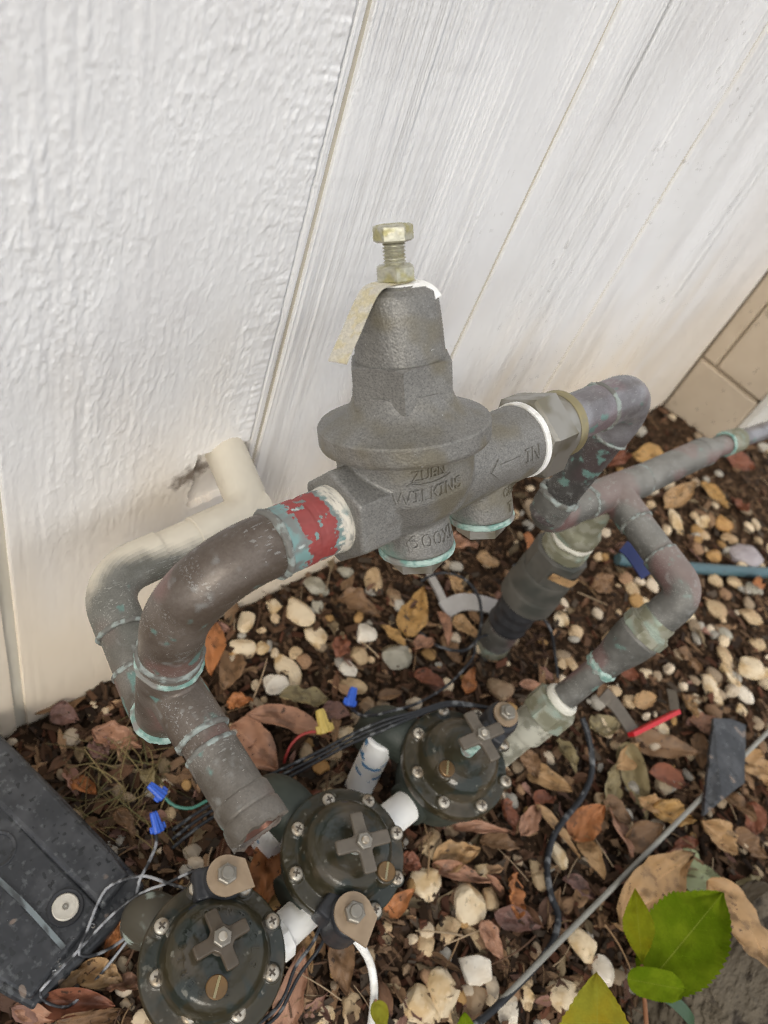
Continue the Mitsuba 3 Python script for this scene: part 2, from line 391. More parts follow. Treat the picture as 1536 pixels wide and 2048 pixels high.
wet = lambda p, n, uv: mi.Float(0.07 + 0.20 * smoothstep(0.35, 0.65, fbm(p.x * 90, p.y * 90, p.z * 90, 2)))
mat('valve_plastic', proc(valve_base), wet, bump=lambda p, n, uv: 0.00035 * fbm(p.x * 240, p.y * 240, p.z * 240, 2), spec=0.34, coat=0.25)
mat('valve_green', proc(lambda p, n, uv: mix((0.022, 0.028, 0.023), (0.048, 0.056, 0.046), fbm(p.x * 80, p.y * 80, p.z * 80, 3))), 0.5)
mat('valve_pale', proc(lambda p, n, uv: mix((0.065, 0.058, 0.042), (0.30, 0.35, 0.31), smoothstep(0.54, 0.66, fbm(p.x * 70, p.y * 70, p.z * 70, 3)))), 0.55)
mat('handle_metal', proc(lambda p, n, uv: mix((0.105, 0.090, 0.070), (0.15, 0.125, 0.098), fbm(p.x * 140, p.y * 140, p.z * 140, 3))), 0.42, 0.3)
mat('handle_brown', proc(lambda p, n, uv: mix((0.060, 0.048, 0.034), (0.095, 0.072, 0.050), fbm(p.x * 140, p.y * 140, p.z * 140, 3))), 0.25, 0.1)
mat('screw_metal', proc(lambda p, n, uv: mix((0.48, 0.44, 0.37), (0.30, 0.24, 0.17), smoothstep(0.45, 0.7, fbm(p.x * 260, p.y * 260, p.z * 260, 2)))), 0.38, 0.5)
mat('screw_recess', (0.07, 0.055, 0.04), 0.7)
mat('rust_plate', proc(lambda p, n, uv: mix((0.36, 0.27, 0.18), (0.25, 0.175, 0.11), fbm(p.x * 150, p.y * 150, p.z * 150, 3))), 0.5, 0.2)
mat('steel_nut', proc(lambda p, n, uv: mix((0.30, 0.28, 0.24), (0.20, 0.18, 0.15), fbm(p.x * 250, p.y * 250, p.z * 250, 2))), 0.35, 0.55)
mat('brass_screw', proc(lambda p, n, uv: mix((0.22, 0.125, 0.05), (0.13, 0.085, 0.045), fbm(p.x * 200, p.y * 200, p.z * 200, 3))), 0.34, 0.6)
mat('black_plastic', proc(lambda p, n, uv: mix((0.018, 0.019, 0.022), (0.045, 0.046, 0.05), fbm(p.x * 120, p.y * 120, p.z * 120, 3))), 0.35)
mat('black_wire', proc(lambda p, n, uv: mix((0.022, 0.024, 0.028), (0.15, 0.155, 0.16), smoothstep(0.55, 0.72, fbm(p.x * 130, p.y * 130, p.z * 130, 3)))), 0.45)
mat('grey_wire', proc(lambda p, n, uv: mix((0.030, 0.032, 0.036), (0.34, 0.35, 0.37), smoothstep(0.42, 0.60, fbm(p.x * 110, p.y * 110, p.z * 110, 3)))), 0.5)  # greyish-white patches: highlights along the wires put into the colour
mat('blue_plastic', (0.025, 0.095, 0.48), 0.4)
mat('yellow_plastic', (0.46, 0.34, 0.09), 0.5)
mat('red_wire', (0.33, 0.035, 0.03), 0.45)
mat('green_wire', (0.045, 0.16, 0.12), 0.45)
mat('red_vinyl', (0.48, 0.018, 0.025), 0.35)
mat('navy_vinyl', (0.008, 0.020, 0.115), 0.4)
mat('teal_hose', proc(lambda p, n, uv: mix((0.050, 0.105, 0.125), (0.085, 0.145, 0.165), fbm(p.x * 80, p.y * 80, p.z * 80, 2))), 0.32)


def pvc_base(p, n, uv):
    print_ = smoothstep(0.56, 0.59, fbm(p.x * 120 + p.y * 90, p.z * 260, 4.0, 3)) * smoothstep(0.45, 0.5, noise(p.x * 60, p.y * 60, p.z * 60 + 7))
    return mix(mix((0.84, 0.83, 0.80), (0.74, 0.72, 0.66), smoothstep(0.5, 0.8, fbm(p.x * 60, p.y * 60, p.z * 60, 3))), (0.04, 0.20, 0.42), 0.95 * print_)


mat('pvc_printed', proc(pvc_base), 0.4)
mat('white_plastic', proc(lambda p, n, uv: mix((0.83, 0.82, 0.78), (0.58, 0.55, 0.48), smoothstep(0.5, 0.8, fbm(p.x * 70, p.y * 70, p.z * 70, 3)))), 0.4)
mat('worn_white', proc(lambda p, n, uv: mix((0.42, 0.41, 0.34), (0.21, 0.205, 0.16), smoothstep(0.4, 0.62, fbm(p.x * 90, p.y * 90, p.z * 90, 3)))), 0.45)
mat('grass_green', (0.045, 0.085, 0.045), 0.5)
mat('riser_grey', proc(lambda p, n, uv: mix(mix((0.075, 0.072, 0.064), (0.125, 0.118, 0.102), fbm(p.x * 70, p.y * 70, p.z * 70, 4)), (0.062, 0.064, 0.056), smoothstep(0.4, 0.75, fbm(p.x * 45, p.y * 45, p.z * 45 + 4, 3)))), 0.55, 0.15)
mat('grey_stake', proc(lambda p, n, uv: mix((0.42, 0.41, 0.40), (0.27, 0.25, 0.23), fbm(p.x * 90, p.y * 90, p.z * 90, 3))), 0.5)
mat('rod_grey', proc(lambda p, n, uv: mix((0.33, 0.325, 0.29), (0.22, 0.215, 0.19), fbm(p.x * 60, p.y * 60, p.z * 60, 3))), 0.5)


def box_base(p, n, uv):
    damp = smoothstep(0.40, 0.66, fbm(p.x * 60, p.y * 60, p.z * 60, 4))
    c = mix((0.030, 0.032, 0.036), (0.054, 0.056, 0.061), damp)
    spots = smoothstep(0.80, 0.84, noise(p.x * 300, p.y * 300, 2.0))
    c = mix(c, (0.022, 0.024, 0.026), spots)
    c = mix(c, (0.16, 0.17, 0.175), 0.35 * smoothstep(0.62, 0.82, fbm(p.x * 240, p.y * 240, 3.0, 4)))
    return mix(c, (0.25, 0.19, 0.15), 0.6 * smoothstep(0.90, 0.94, noise(p.x * 95, p.y * 95, 5.0)))


mat('box_plastic', proc(box_base), lambda p, n, uv: mi.Float(0.18 + 0.25 * smoothstep(0.42, 0.60, fbm(p.x * 95, p.y * 95, p.z * 60, 4))), bump=lambda p, n, uv: 0.0003 * fbm(p.x * 260, p.y * 260, p.z * 260, 2))
mat('rib_grey', proc(lambda p, n, uv: mix((0.05, 0.055, 0.058), (0.17, 0.20, 0.21), smoothstep(0.4, 0.6, fbm(p.x * 150, p.y * 60, p.z * 60, 3)))), 0.5)
mat('pale_button', proc(lambda p, n, uv: mix((0.60, 0.57, 0.50), (0.42, 0.39, 0.33), fbm(p.x * 150, p.y * 150, p.z * 150, 3))), 0.4)


def soil_base(p, n, uv):
    c = mix((0.020, 0.012, 0.008), (0.060, 0.036, 0.021), fbm(p.x * 130, p.y * 130, p.z * 130, 4))
    c = mix(c, (0.14, 0.085, 0.05), smoothstep(0.62, 0.75, noise(p.x * 330, p.y * 260, 3.0)))
    return mix(c, (0.15, 0.125, 0.095), smoothstep(1.5, 4.0, dr.sqrt(p.x * p.x + p.y * p.y)))


mat('soil', proc(soil_base), 0.85, bump=lambda p, n, uv: 0.0015 * fbm(p.x * 260, p.y * 260, p.z * 260, 3))
mat('litter', {'type': 'mesh_attribute', 'name': 'vertex_color'}, 0.72)
STONES = {'cream': ((0.68, 0.56, 0.39), (0.50, 0.35, 0.18)), 'white': ((0.74, 0.68, 0.58), (0.62, 0.54, 0.43)), 'tan': ((0.50, 0.37, 0.22), (0.40, 0.27, 0.15)),
          'brown': ((0.30, 0.21, 0.13), (0.24, 0.15, 0.085)), 'grey': ((0.36, 0.335, 0.27), (0.27, 0.25, 0.19)), 'amber': ((0.44, 0.25, 0.09), (0.35, 0.18, 0.06)), 'lilac': ((0.40, 0.36, 0.37), (0.33, 0.29, 0.30))}
for nm, (a, b) in STONES.items():
    def fn(p, n, uv, a=a, b=b):
        c = mix(a, b, smoothstep(0.35, 0.7, fbm(p.x * 75, p.y * 75, p.z * 75, 4)))
        c = mix(c, tuple(0.40 * x for x in b), 0.6 * smoothstep(0.68, 0.78, fbm(p.x * 280, p.y * 280, p.z * 280 + 4, 3)))
        return mix(c, tuple(min(1, 1.18 * x) for x in a), 0.6 * smoothstep(0.6, 0.75, fbm(p.x * 120 + 6, p.y * 120, p.z * 120, 3)))
    mat('stone_' + nm, proc(fn), 0.55, bump=lambda p, n, uv: 0.0013 * fbm(p.x * 330, p.y * 330, p.z * 330, 3))
mat('rock', proc(lambda p, n, uv: mix(mix((0.090, 0.072, 0.050), (0.165, 0.138, 0.102), fbm(p.x * 45, p.y * 90, p.z * 90, 4)), (0.055, 0.045, 0.035), smoothstep(0.55, 0.7, fbm(p.x * 60 + 3, p.y * 160, p.z * 160, 4)))), 0.8,
    bump=lambda p, n, uv: 0.0060 * fbm(p.x * 110, p.y * 220, p.z * 220, 4))
LEAVES = {'tan': (0.38, 0.235, 0.115), 'ochre': (0.40, 0.235, 0.085), 'brown': (0.20, 0.115, 0.06), 'red brown': (0.20, 0.075, 0.042), 'orange': (0.38, 0.150, 0.055), 'olive': (0.25, 0.20, 0.105), 'pinkish tan': (0.33, 0.175, 0.110),
          'mauve brown': (0.19, 0.105, 0.085), 'pale green': (0.34, 0.37, 0.20)}
for nm, a in LEAVES.items():
    def fn(p, n, uv, a=a):
        s, t = uv.x, dr.abs(uv.y - 0.5) * 2
        c = mix(tuple(0.78 * x for x in a), tuple(min(1, 1.15 * x) for x in a), fbm(p.x * 120, p.y * 120, p.z * 120, 3))
        vein = smoothstep(0.10, 0.0, dr.abs(dr.cos((s * 7 - 2.2 * t) * 3.14159))) * smoothstep(0.95, 0.2, t)
        c = mix(c, tuple(min(1, 1.35 * x + 0.02) for x in a), dr.maximum(0.15 * vein, 0.45 * smoothstep(0.06, 0.02, t)))
        c = mix(c, tuple(0.40 * x for x in a), 0.75 * smoothstep(0.52, 0.72, fbm(p.x * 95 + 5, p.y * 95, p.z * 95, 4)))
        c = mix(c, (0.035, 0.022, 0.015), 0.8 * smoothstep(0.70, 0.76, fbm(p.x * 230 + 9, p.y * 230, p.z * 230, 3)))
        return c
    mat('leaf_' + nm.replace(' ', '_'), proc(fn), 0.5, bump=lambda p, n, uv: 0.0004 * fbm(p.x * 400, p.y * 400, p.z * 400, 2))


def green_leaf(a, b):
    def fn(p, n, uv):
        t = dr.abs(uv.y - 0.5) * 2
        c = mix(a, b, smoothstep(0.3, 0.7, fbm(p.x * 70, p.y * 70, p.z * 70, 3)))
        side = smoothstep(0.06, 0.0, dr.abs(dr.cos((uv.x * 8 - 2.0 * t) * 3.14159))) * smoothstep(1.0, 0.1, t)
        c = mix(c, tuple(1.2 * x for x in b), 0.6 * side) * (0.9 + 0.2 * noise(p.x * 900, p.y * 900, p.z * 900))
        return mix(c, (0.26, 0.29, 0.05), 0.55 * smoothstep(0.022, 0.008, t))
    return proc(fn)


for nm, a, b in (('green', (0.100, 0.156, 0.006), (0.148, 0.204, 0.010)), ('bronze_green', (0.19, 0.17, 0.008), (0.20, 0.215, 0.012)), ('yellow_green', (0.30, 0.235, 0.02), (0.27, 0.26, 0.03))):
    scene['mat_leaf_' + nm] = {'type': 'principledthin', 'base_color': green_leaf(a, b), 'roughness': 0.42, 'diff_trans': 0.6}
mat('leaf_edge', (0.36, 0.42, 0.10), 0.5)
mat('stem', (0.22, 0.10, 0.05), 0.5)

# ---------------------------------------------------------------- the ground
def axis(lo, hi, step, far):
    fine = list(np.arange(lo, hi + step / 2, step)); g, d = [], step
    while fine[-1] + sum(g) < far:
        d *= 1.5; g.append(d)
    return np.concatenate([fine[0] - np.cumsum(g)[::-1], fine, fine[-1] + np.cumsum(g)])


gx, gy = axis(-0.12, 1.42, 0.004, 90), axis(-0.62, 0.02, 0.004, 90)
GX, GY = np.meshgrid(gx, gy, indexing='ij')
rough = 0.009 * (meshkit.fbm(np.stack([GX * 55, GY * 55, 0 * GX], -1), 3) - 0.55) + 0.006 * (meshkit.noise(np.stack([GX * 170, GY * 170, 0 * GX], -1), 9) - 0.5)
GZ = gh(np.clip(GX, -1, 3), np.clip(GY, -3, 1)) + rough * (np.abs(GX) < 3) - 0.004
i, j = np.meshgrid(np.arange(len(gx) - 1), np.arange(len(gy) - 1), indexing='ij'); q = (i * len(gy) + j).ravel(); w = len(gy)
structure('ground', trimesh.Trimesh(np.stack([GX.ravel(), GY.ravel(), GZ.ravel()], 1), np.vstack([np.stack([q, q + w, q + w + 1], 1), np.stack([q, q + w + 1, q + 1], 1)]), process=False), 'mat_soil')

# ---------------------------------------------------------------- the house wall
wall = thing('house_wall', 'white painted wood siding wall with vertical grooves behind the pipes', 'wall')


def relief(X, Z, kind):
    P = lambda fx, fz, s=0: np.stack([X * fx, Z * fz, np.full_like(X, s * 1.7)], -1)
    n = meshkit.noise
    if kind == 'embossed':
        warp = 0.35 * (n(P(40, 14), 1) - 0.5)
        ridge = np.abs(n(P(170, 13, 1) + warp[..., None], 2) - 0.5) * 2
        blob = meshkit.fbm(P(430, 190, 2), 3, 3); drips = n(P(420, 60, 3), 4)
        brush = n(P(60, 420, 6), 8)
        left = np.clip((0.20 - X) / 0.05, 0, 1); right = np.clip((X - 0.235) / 0.03, 0, 1)
        patch = np.clip((meshkit.fbm(P(24, 9, 5), 2, 5) - 0.36) / 0.2, 0, 1)
        low = np.clip((Z - 0.16) / 0.12, 0.12, 1)
        d = 0.0013 * left * ridge + (0.35 + 0.65 * patch) * (0.0011 * np.clip(blob - 0.40, 0, 1) * 2 + 0.0006 * drips) + 0.0008 * right * brush
        return d * low + 0.0005 * (1 - low) * np.abs(n(P(150, 5, 7), 6) - 0.5)
    warp = 0.9 * (meshkit.fbm(P(16, 5), 2, 1) - 0.5)
    lines = np.clip(np.abs(n(P(430, 4, 1) + warp[..., None] * 3, 2) - 0.5) * 4.5, 0, 1)
    fine = n(P(620, 16, 2), 3)
    crack = np.clip(0.12 - np.abs(n(P(85, 3.2, 4) + warp[..., None] * 1.4, 6) - 0.5), 0, 1) * 6
    patch = np.clip((meshkit.fbm(P(17, 5, 3), 2, 4) - 0.35) / 0.22, 0.1, 1)
    saw = n(P(20, 300, 5), 7) * np.clip((meshkit.fbm(P(9, 9, 6), 2, 8) - 0.5) / 0.12, 0, 1)
    return patch * (0.0011 * lines + 0.0005 * fine - 0.0012 * crack * np.clip((n(P(14, 2.5, 9), 9) - 0.5) / 0.2, 0, 1)) + 0.0009 * saw


ZB = -0.045
def board(x0, x1, kind, step_x, step_z, top=0.66, label=None, notch=None):
    """front sheet of one board with its relief, its rounded edges running 6 mm back, and a plain upper part"""
    xs = np.linspace(x0, x1, max(3, int((x1 - x0) / step_x) + 1)); zs = np.concatenate([np.linspace(ZB, top, int((top - ZB) / step_z) + 1), np.linspace(top, 2.5, 12)[1:]])
    Xg, Zg = np.meshgrid(xs, zs, indexing='ij'); d = relief(Xg, Zg, kind)
    e = np.minimum(Xg - x0, x1 - Xg); edge = np.clip(1 - e / 0.0015, 0, 1) ** 2 * 0.0013
    Yg = -d + edge
    if notch is not None:      # the rough cut-out round the pipe
        a0, a1, b0, b1 = notch
        wob = 0.004 * (meshkit.noise(np.stack([Xg * 200, Zg * 200, 0 * Xg], -1), 4) - 0.5)
        Yg = Yg + 0.006 * ((Xg > a0 + wob) & (Xg < a1 + wob) & (Zg > b0 + wob) & (Zg < b1 + wob * 0.5))
    V = [np.stack([Xg, Yg, Zg], -1)]; nx, nz = Xg.shape
    front = np.vstack([np.stack([Xg[:1], Yg[:1] + 0.0075, Zg[:1]], -1), V[0], np.stack([Xg[-1:], Yg[-1:] + 0.0075, Zg[-1:]], -1)])
    nx += 2
    bottom = front[:, :1] + [0, 0.012, 0.0]
    grid = np.concatenate([bottom, front], 1); nz += 1
    a, b = np.meshgrid(np.arange(nx - 1), np.arange(nz - 1), indexing='ij'); q = (a * nz + b).ravel()
    fc = np.vstack([np.stack([q, q + nz, q + nz + 1], 1), np.stack([q, q + nz + 1, q + 1], 1)])
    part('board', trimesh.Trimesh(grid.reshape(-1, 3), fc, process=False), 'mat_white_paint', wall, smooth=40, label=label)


def groove(x0, x1, y=0.0026):
    m = trimesh.creation.box((x1 - x0 + 0.004, 0.01, 2.5 - ZB)); m.apply_translation(((x0 + x1) / 2, y + 0.005, (2.5 + ZB) / 2))
    part('groove', m, 'mat_groove_paint', wall, smooth=False)


for k in range(9):
    board(-1.752 + k * 0.205 + 0.0, -1.752 + k * 0.205 + 0.197, 'grain', 0.008, 0.02); groove(-1.752 + k * 0.205 + 0.197, -1.752 + (k + 1) * 0.205)
board(0.094, 0.2719, 'embossed', 0.0008, 0.0010, label='wide board with rough embossed paint', notch=(0.226, 0.2715, 0.205, 0.263))
board(0.2732, 0.2793, 'grain', 0.0010, 0.0035, label='narrow smooth edge strip beside the panel joint')
groove(0.2793, 0.2838); groove(0.2720, 0.2734, 0.011)
board(0.2838, 0.4838, 'grain', 0.00055, 0.0035); groove(0.4838, 0.4896)
board(0.4896, 0.7078, 'grain', 0.0006, 0.0035); groove(0.7078, 0.7152)
board(0.7152, 0.9160, 'grain', 0.0008, 0.0040); groove(0.9160, 0.9190, 0.0025)
board(0.9190, 1.2130, 'grain', 0.0016, 0.0050, label='corner board, shade of the return painted in as grey')
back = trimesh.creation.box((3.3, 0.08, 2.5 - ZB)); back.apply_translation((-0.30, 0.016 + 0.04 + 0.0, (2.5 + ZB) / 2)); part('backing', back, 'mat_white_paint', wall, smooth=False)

# the return of the wall at the right: tan painted blocks on its side, off-white front
ret = thing('chimney_base', 'tan painted block return with off white front in the corner at right', 'wall')
core = trimesh.creation.box((2.0, 0.30, 2.6)); core.apply_translation((1.220 + 1.0 + 0.004, -0.118 + 0.15, 1.23)); part('core', core, 'mat_mortar', ret, smooth=False)
def block(y0, y1, z0, z1):
    m = rbox(0.02, y1 - y0, z1 - z0, 0.0035); m = m.subdivide().subdivide(); m = jitter(m, 0.0012, 60, int(z0 * 1000) % 50)
    m.apply_translation((1.217 + 0.01, (y0 + y1) / 2, z0)); part('block', m, 'mat_tan_paint', ret, smooth=50)
zc = -0.03
for row in range(13):
    z0 = zc; z1 = 0.117 if row == 0 else z0 + 0.20
    cuts = [(-0.1235, -0.002)] if row % 2 == 0 else [(-0.030, -0.002), (-0.1235, -0.033)]
    for y0, y1 in cuts: block(y0, y1, z0, z1)
    zc = z1 + 0.006
fr = rbox(2.0, 0.012, 2.6, 0.003); fr.apply_translation((1.2165 + 1.0, -0.1305, -0.05)); part('front_panel', fr, 'mat_white_trim', ret, smooth=30)

# ---------------------------------------------------------------- pressure regulator
PA, PB = np.array([0.112, -0.155, 0.378]), np.array([0.476, -0.165, 0.395])      # axis of the upper run
U = unit(PB - PA)
on_run = lambda x: PA + U * ((x - PA[0]) / U[0])
tilt = math.radians(30.5)
A0 = np.array([0, math.sin(tilt), math.cos(tilt)]); AX = unit(A0 - U * (A0 @ U))
RO = on_run(0.2448); RM = frame(RO, AX, U)
reg = thing('pressure_regulator', 'grey cast bronze water pressure regulator with a tapered bell and yellowish adjusting bolt', 'pressure regulator')
mm = 0.001
def cyl(r, a, b, axis='z', n=56):
    m = trimesh.creation.cylinder(r * mm, (b - a) * mm, sections=n); m.apply_translation((0, 0, (a + b) / 2 * mm))
    if axis == 'x': m.apply_transform(trimesh.transformations.rotation_matrix(math.pi / 2, (0, 1, 0)))
    return m
def shift(m, x=0, y=0, z=0):
    m = m.copy(); m.apply_translation((x * mm, y * mm, z * mm)); return m
def hexx(af, a, b, rot=0):
    m = prism(6, af * mm, (b - a) * mm, 0.0012, rot); m.apply_translation((0, 0, a * mm)); m.apply_transform(trimesh.transformations.rotation_matrix(math.pi / 2, (0, 1, 0))); return m


def hull(*ms): return trimesh.convex.convex_hull(np.vstack([m.vertices for m in ms]))
C1, C2 = 4.0, 57.0
two = lambda rr, a, b, d: hull(shift(cyl(rr, a, b), -d), shift(cyl(rr, a, b), d))
body_pieces = [two(31, 5, 29, 7), hull(two(31, 4, 6, 7), two(26.5, -9, -8, 6), shift(cyl(15, -20, -19), 4)), cyl(22.5, -34, 90, 'x'), hull(cyl(20.5, 8, 62, 'x'), shift(cyl(11, -21, -20), 22)), hexx(44, -50, -24, 0.0),
               hull(shift(cyl(17.5, -14, -12), C1), shift(cyl(21, -34, -33), C1)), shift(cyl(21, -35.5, -33.5), C1),
               hull(shift(cyl(15.5, 2, 4), C2), shift(cyl(19.5, -34, -33), C2)), shift(cyl(19.5, -35.5, -33.5), C2)]
body = fuse(body_pieces, 0.0016, 9)
part('body', put(body, RM), 'mat_cast_bronze', reg, smooth=50)
prof = [(0, 27.5), (42.6, 27.5), (43.8, 27.9), (44.4, 29)] + [(44.7, z) for z in np.linspace(30, 35.5, 4)] + [(44.7, 37.6), (43.9, 38.7), (43.2, 38.9), (38, 40.6), (33, 43.0), (29.5, 45.4), (26.8, 48.6), (25.3, 52.5), (25, 56), (0, 56)]
cover = lathe([(r * mm, z * mm) for r, z in prof], 112)
cover.vertices = cover.vertices + cover.vertex_normals * (0.0003 * (meshkit.fbm(cover.vertices * 90, 2, 4) - 0.5))[:, None]
part('cover', put(cover, RM), 'mat_cast_bronze', reg, smooth=28)
hexb = to_m3(shift(prism(6, 48.2 * mm, 22 * mm, 0.0004, math.radians(-69)), z=48.5)) ^ to_m3(lathe([(0, 40 * mm), (31 * mm, 40 * mm), (31 * mm, 66.5 * mm), (22.4 * mm, 73 * mm), (0, 73 * mm)], 72))
bell = lathe([(0, 45 * mm)] + [(r * mm, z * mm) for r, z in ((22.6, 45), (22.6, 69), (22.3, 74), (21.3, 86), (20.5, 94), (19.8, 98.5), (18.2, 101.8), (14.8, 103.9), (9, 104.4))] + [(0, 104.4 * mm)], 72)
bonnet = from_m3(hexb + to_m3(bell))
part('bonnet', put(bonnet, RM), 'mat_cast_bronze', reg, smooth=20)
# raised lettering, cast with the body
def letters(text, h, x, z, rotdeg=0.0, raise_=0.95):
    t = meshkit.text_mesh(text, h * mm, 0.0035)
    t.apply_translation((-t.bounds[:, 0].mean(), -t.bounds[:, 1].mean(), 0))
    t.apply_transform(trimesh.transformations.rotation_matrix(math.radians(rotdeg), (0, 0, 1)))
    v = t.vertices.copy(); t.vertices = np.stack([v[:, 0] + x * mm, -(v[:, 2] - 0.0035) * 0 - np.where(v[:, 2] > 0.001, raise_ * mm, -1.5 * mm), v[:, 1] + z * mm], 1)
    t.invert() if t.volume < 0 else None
    return put(project_y(t, body), RM)
for text, h, x, z, rd in (('ZURN', 5.2, -12, 20.5, 0), ('WILKINS', 6.4, -10.5, 10.0, 0), ('600XL', 7.0, 2, -24.5, 0), ('IN', 8.5, 77, 1.5, 0), ('CE3', 5.0, 63, -18, 0), ('T', 6.0, 62, -28, 0)):
    part('lettering', letters(text, h, x, z, rd), 'mat_cast_bronze', reg, smooth=30)
from shapely.geometry import Polygon, Point
from shapely import affinity
def emboss(poly, x, z, raise_=0.9):
    t = trimesh.creation.extrude_polygon(poly, 0.0035, engine='earcut')
    t = t.subdivide_to_size(0.002); t = trimesh.Trimesh(t.vertices, t.faces)
    v = t.vertices.copy(); t.vertices = np.stack([v[:, 0] + x * mm, -np.where(v[:, 2] > 0.001, raise_ * mm, -1.5 * mm), v[:, 1] + z * mm], 1)
    return put(project_y(t, body), RM)
arrow = Polygon([(-0.013, 0), (-0.006, 0.006), (-0.006, 0.0026), (0.012, 0.0026), (0.012, -0.0026), (-0.006, -0.0026), (-0.006, -0.006)])
part('flow_arrow', emboss(arrow, 54, 1.0), 'mat_cast_bronze', reg, smooth=30)
swoosh = affinity.scale(Point(0, 0).buffer(0.012, 24), 1.05, 0.20).difference(affinity.translate(affinity.scale(Point(0, 0).buffer(0.012, 24), 0.95, 0.10), 0.0004, 0.0008))
part('emblem', emboss(swoosh, -11, 16.2), 'mat_cast_bronze', reg, smooth=30)
for cx, r in ((C1, 21.0), (C2, 19.5)):
    rg = shift(lathe([(0, -40 * mm), ((r - 1.5) * mm, -40 * mm), ((r + 0.6) * mm, -38.8 * mm), ((r + 0.8) * mm, -36.4 * mm), ((r - 0.4) * mm, -35.4 * mm), (0, -35.4 * mm)], 56), cx)
    part('plug_flange', put(jitter(rg.subdivide(), 0.0004, 300, 2), RM), 'mat_verdigris', reg, smooth=50, label='flange crusted with pale green verdigris')
    part('plug_hex', put(shift(prism(6, (r * 1.32) * mm, 9 * mm, 0.001, 0.3), cx, 0, -48.5), RM), 'mat_machined_bronze', reg, smooth=25)
# adjusting bolt
hexh = prism(6, 16.2 * mm, 7.6 * mm, 0.0009, math.radians(22)); part('bolt_head', put(shift(hexh, 0, 0, 123.8), RM), 'mat_zinc', reg, smooth=20)
part('lock_nut', put(shift(prism(6, 17 * mm, 7.5 * mm, 0.0009, math.radians(-8)), 0, 0, 106.2), RM), 'mat_zinc', reg, smooth=20)
th = []
zz = np.arange(112, 124.2, 0.30)
for k, z in enumerate(zz): th.append(((4.9 + 0.55 * math.sin(2 * math.pi * z / 1.55)) * mm, z * mm))
part('bolt_thread', put(lathe([(0, 112 * mm)] + th + [(0, 124.2 * mm)], 40), RM), 'mat_zinc', reg, smooth=60)
# bent metal tag under the lock nut, and torn foil on the bonnet
def strip(pts, width, thick, across):
    P = smooth_path(pts, 0.002); T = np.gradient(P, axis=0); T /= np.linalg.norm(T, axis=1, keepdims=True); V = []
    for p, t in zip(P, T):
        s = unit(np.asarray(across) - t * (np.asarray(across) @ t)); n = np.cross(t, s)
        V += [p - s * width / 2, p + s * width / 2, p + s * width / 2 + n * thick, p - s * width / 2 + n * thick]
    V = np.array(V); fc = []
    for k in range(len(P) - 1):
        a, b = 4 * k, 4 * k + 4
        for e in range(4):
            f_ = (e + 1) % 4; fc += [[a + e, a + f_, b + f_], [a + e, b + f_, b + e]]
    fc += [[0, 2, 1], [0, 3, 2], [len(V) - 4, len(V) - 3, len(V) - 2], [len(V) - 4, len(V) - 2, len(V) - 1]]
    return trimesh.Trimesh(V, fc, process=False)
tag = strip([np.array(q) * mm for q in ((8.5, 2.0, 105.6), (0, 0, 105.7), (-9, -1.5, 106.2), (-18, -3.5, 105.0), (-26, -5, 98), (-34, -6.5, 89), (-44, -8, 78))], 11 * mm, 0.6 * mm, np.array([0.15, -0.97, -0.05]))
part('metal_tag', put(tag, RM), 'mat_tag_metal', reg, smooth=30, label='bent strip of yellowish metal hanging beside the bell')
foil = strip([np.array(q) * mm for q in ((2, -10, 104.6), (5, -14.5, 102.8), (6.5, -18.3, 98.0))], 13 * mm, 0.3 * mm, np.array([1.0, 0.15, 0.1]))
foil.vertices += 0.0007 * (meshkit.noise(foil.vertices * 350, 2) - 0.5)[:, None]
part('torn_seal', put(foil, RM), 'mat_thread_tape', reg, smooth=30, label='torn scrap of white tape at the top of the bell')
washer = shift(lathe([(0, 0), (11.5 * mm, 0), (11.5 * mm, 0.7 * mm), (0, 0.7 * mm)], 40), 2, 1.5, 104.6); part('washer', put(washer, RM), 'mat_thread_tape', reg, smooth=30)
# union on the inlet side
def along(x0): return frame(on_run(x0), U, AX)
part('seal_ring', put(jitter(lathe([(0.018, 0), (0.0232, 0), (0.0236, 0.001), (0.0236, 0.0036), (0.0228, 0.0045), (0.018, 0.0045)], 56), 0.0003, 200), along(0.3345)), 'mat_thread_tape', reg, smooth=40, label='white gasket ring behind the union nut')
un = prism(6, 0.0485, 0.021, 0.0016, math.radians(20)); part('union_nut', put(un, along(0.3390)), 'mat_machined_bronze', reg, smooth=20, label='large six sided union nut')
part('union_collar', put(lathe([(0, 0), (0.0215, 0), (0.0215, 0.008), (0.0205, 0.011), (0, 0.011)], 48), along(0.3600)), 'mat_machined_bronze', reg, smooth=30)
part('union_lip', put(lathe([(0, 0), (0.0208, 0), (0.0216, 0.0015), (0.0216, 0.006), (0.0205, 0.0075), (0, 0.0075)], 48), along(0.3710)), 'mat_brass', reg, smooth=30, label='brass ring of the union')

# ---------------------------------------------------------------- outlet side copper
outp = thing('outlet_pipe', 'brown copper outlet loop with red paint patch running from regulator to the wall', 'pipe')
LEG = lambda z: np.array([0.1115 + (0.374 - z) * 0.05, -0.1545, z])
def bead(parent, c, d, r, w=0.0022, h=0.0007, m='mat_solder', label=None): part('solder_joint', put(ringband(r, w, h), frame(c, d)), m, parent, smooth=60, label=label)
cpl = lathe([(0, 0), (0.0163, 0), (0.0166, 0.001)] + [(0.0167 - 0.0004 * (1 if 0.018 < t < 0.021 else 0), t) for t in np.linspace(0.002, 0.032, 31)] + [(0.0174, 0.034), (0.0176, 0.0405), (0, 0.0405)], 64)
cpl = put(jitter(cpl.subdivide(), 0.0003, 160, 4), along(0.1585)); part('coupling', cpl, 'mat_painted_coupling', outp, smooth=50, label='coupling with a torn patch of red paint and green verdigris')
top_el = bend_path([on_run(0.1600), on_run(0.1115), LEG(0.305)], 0.041)
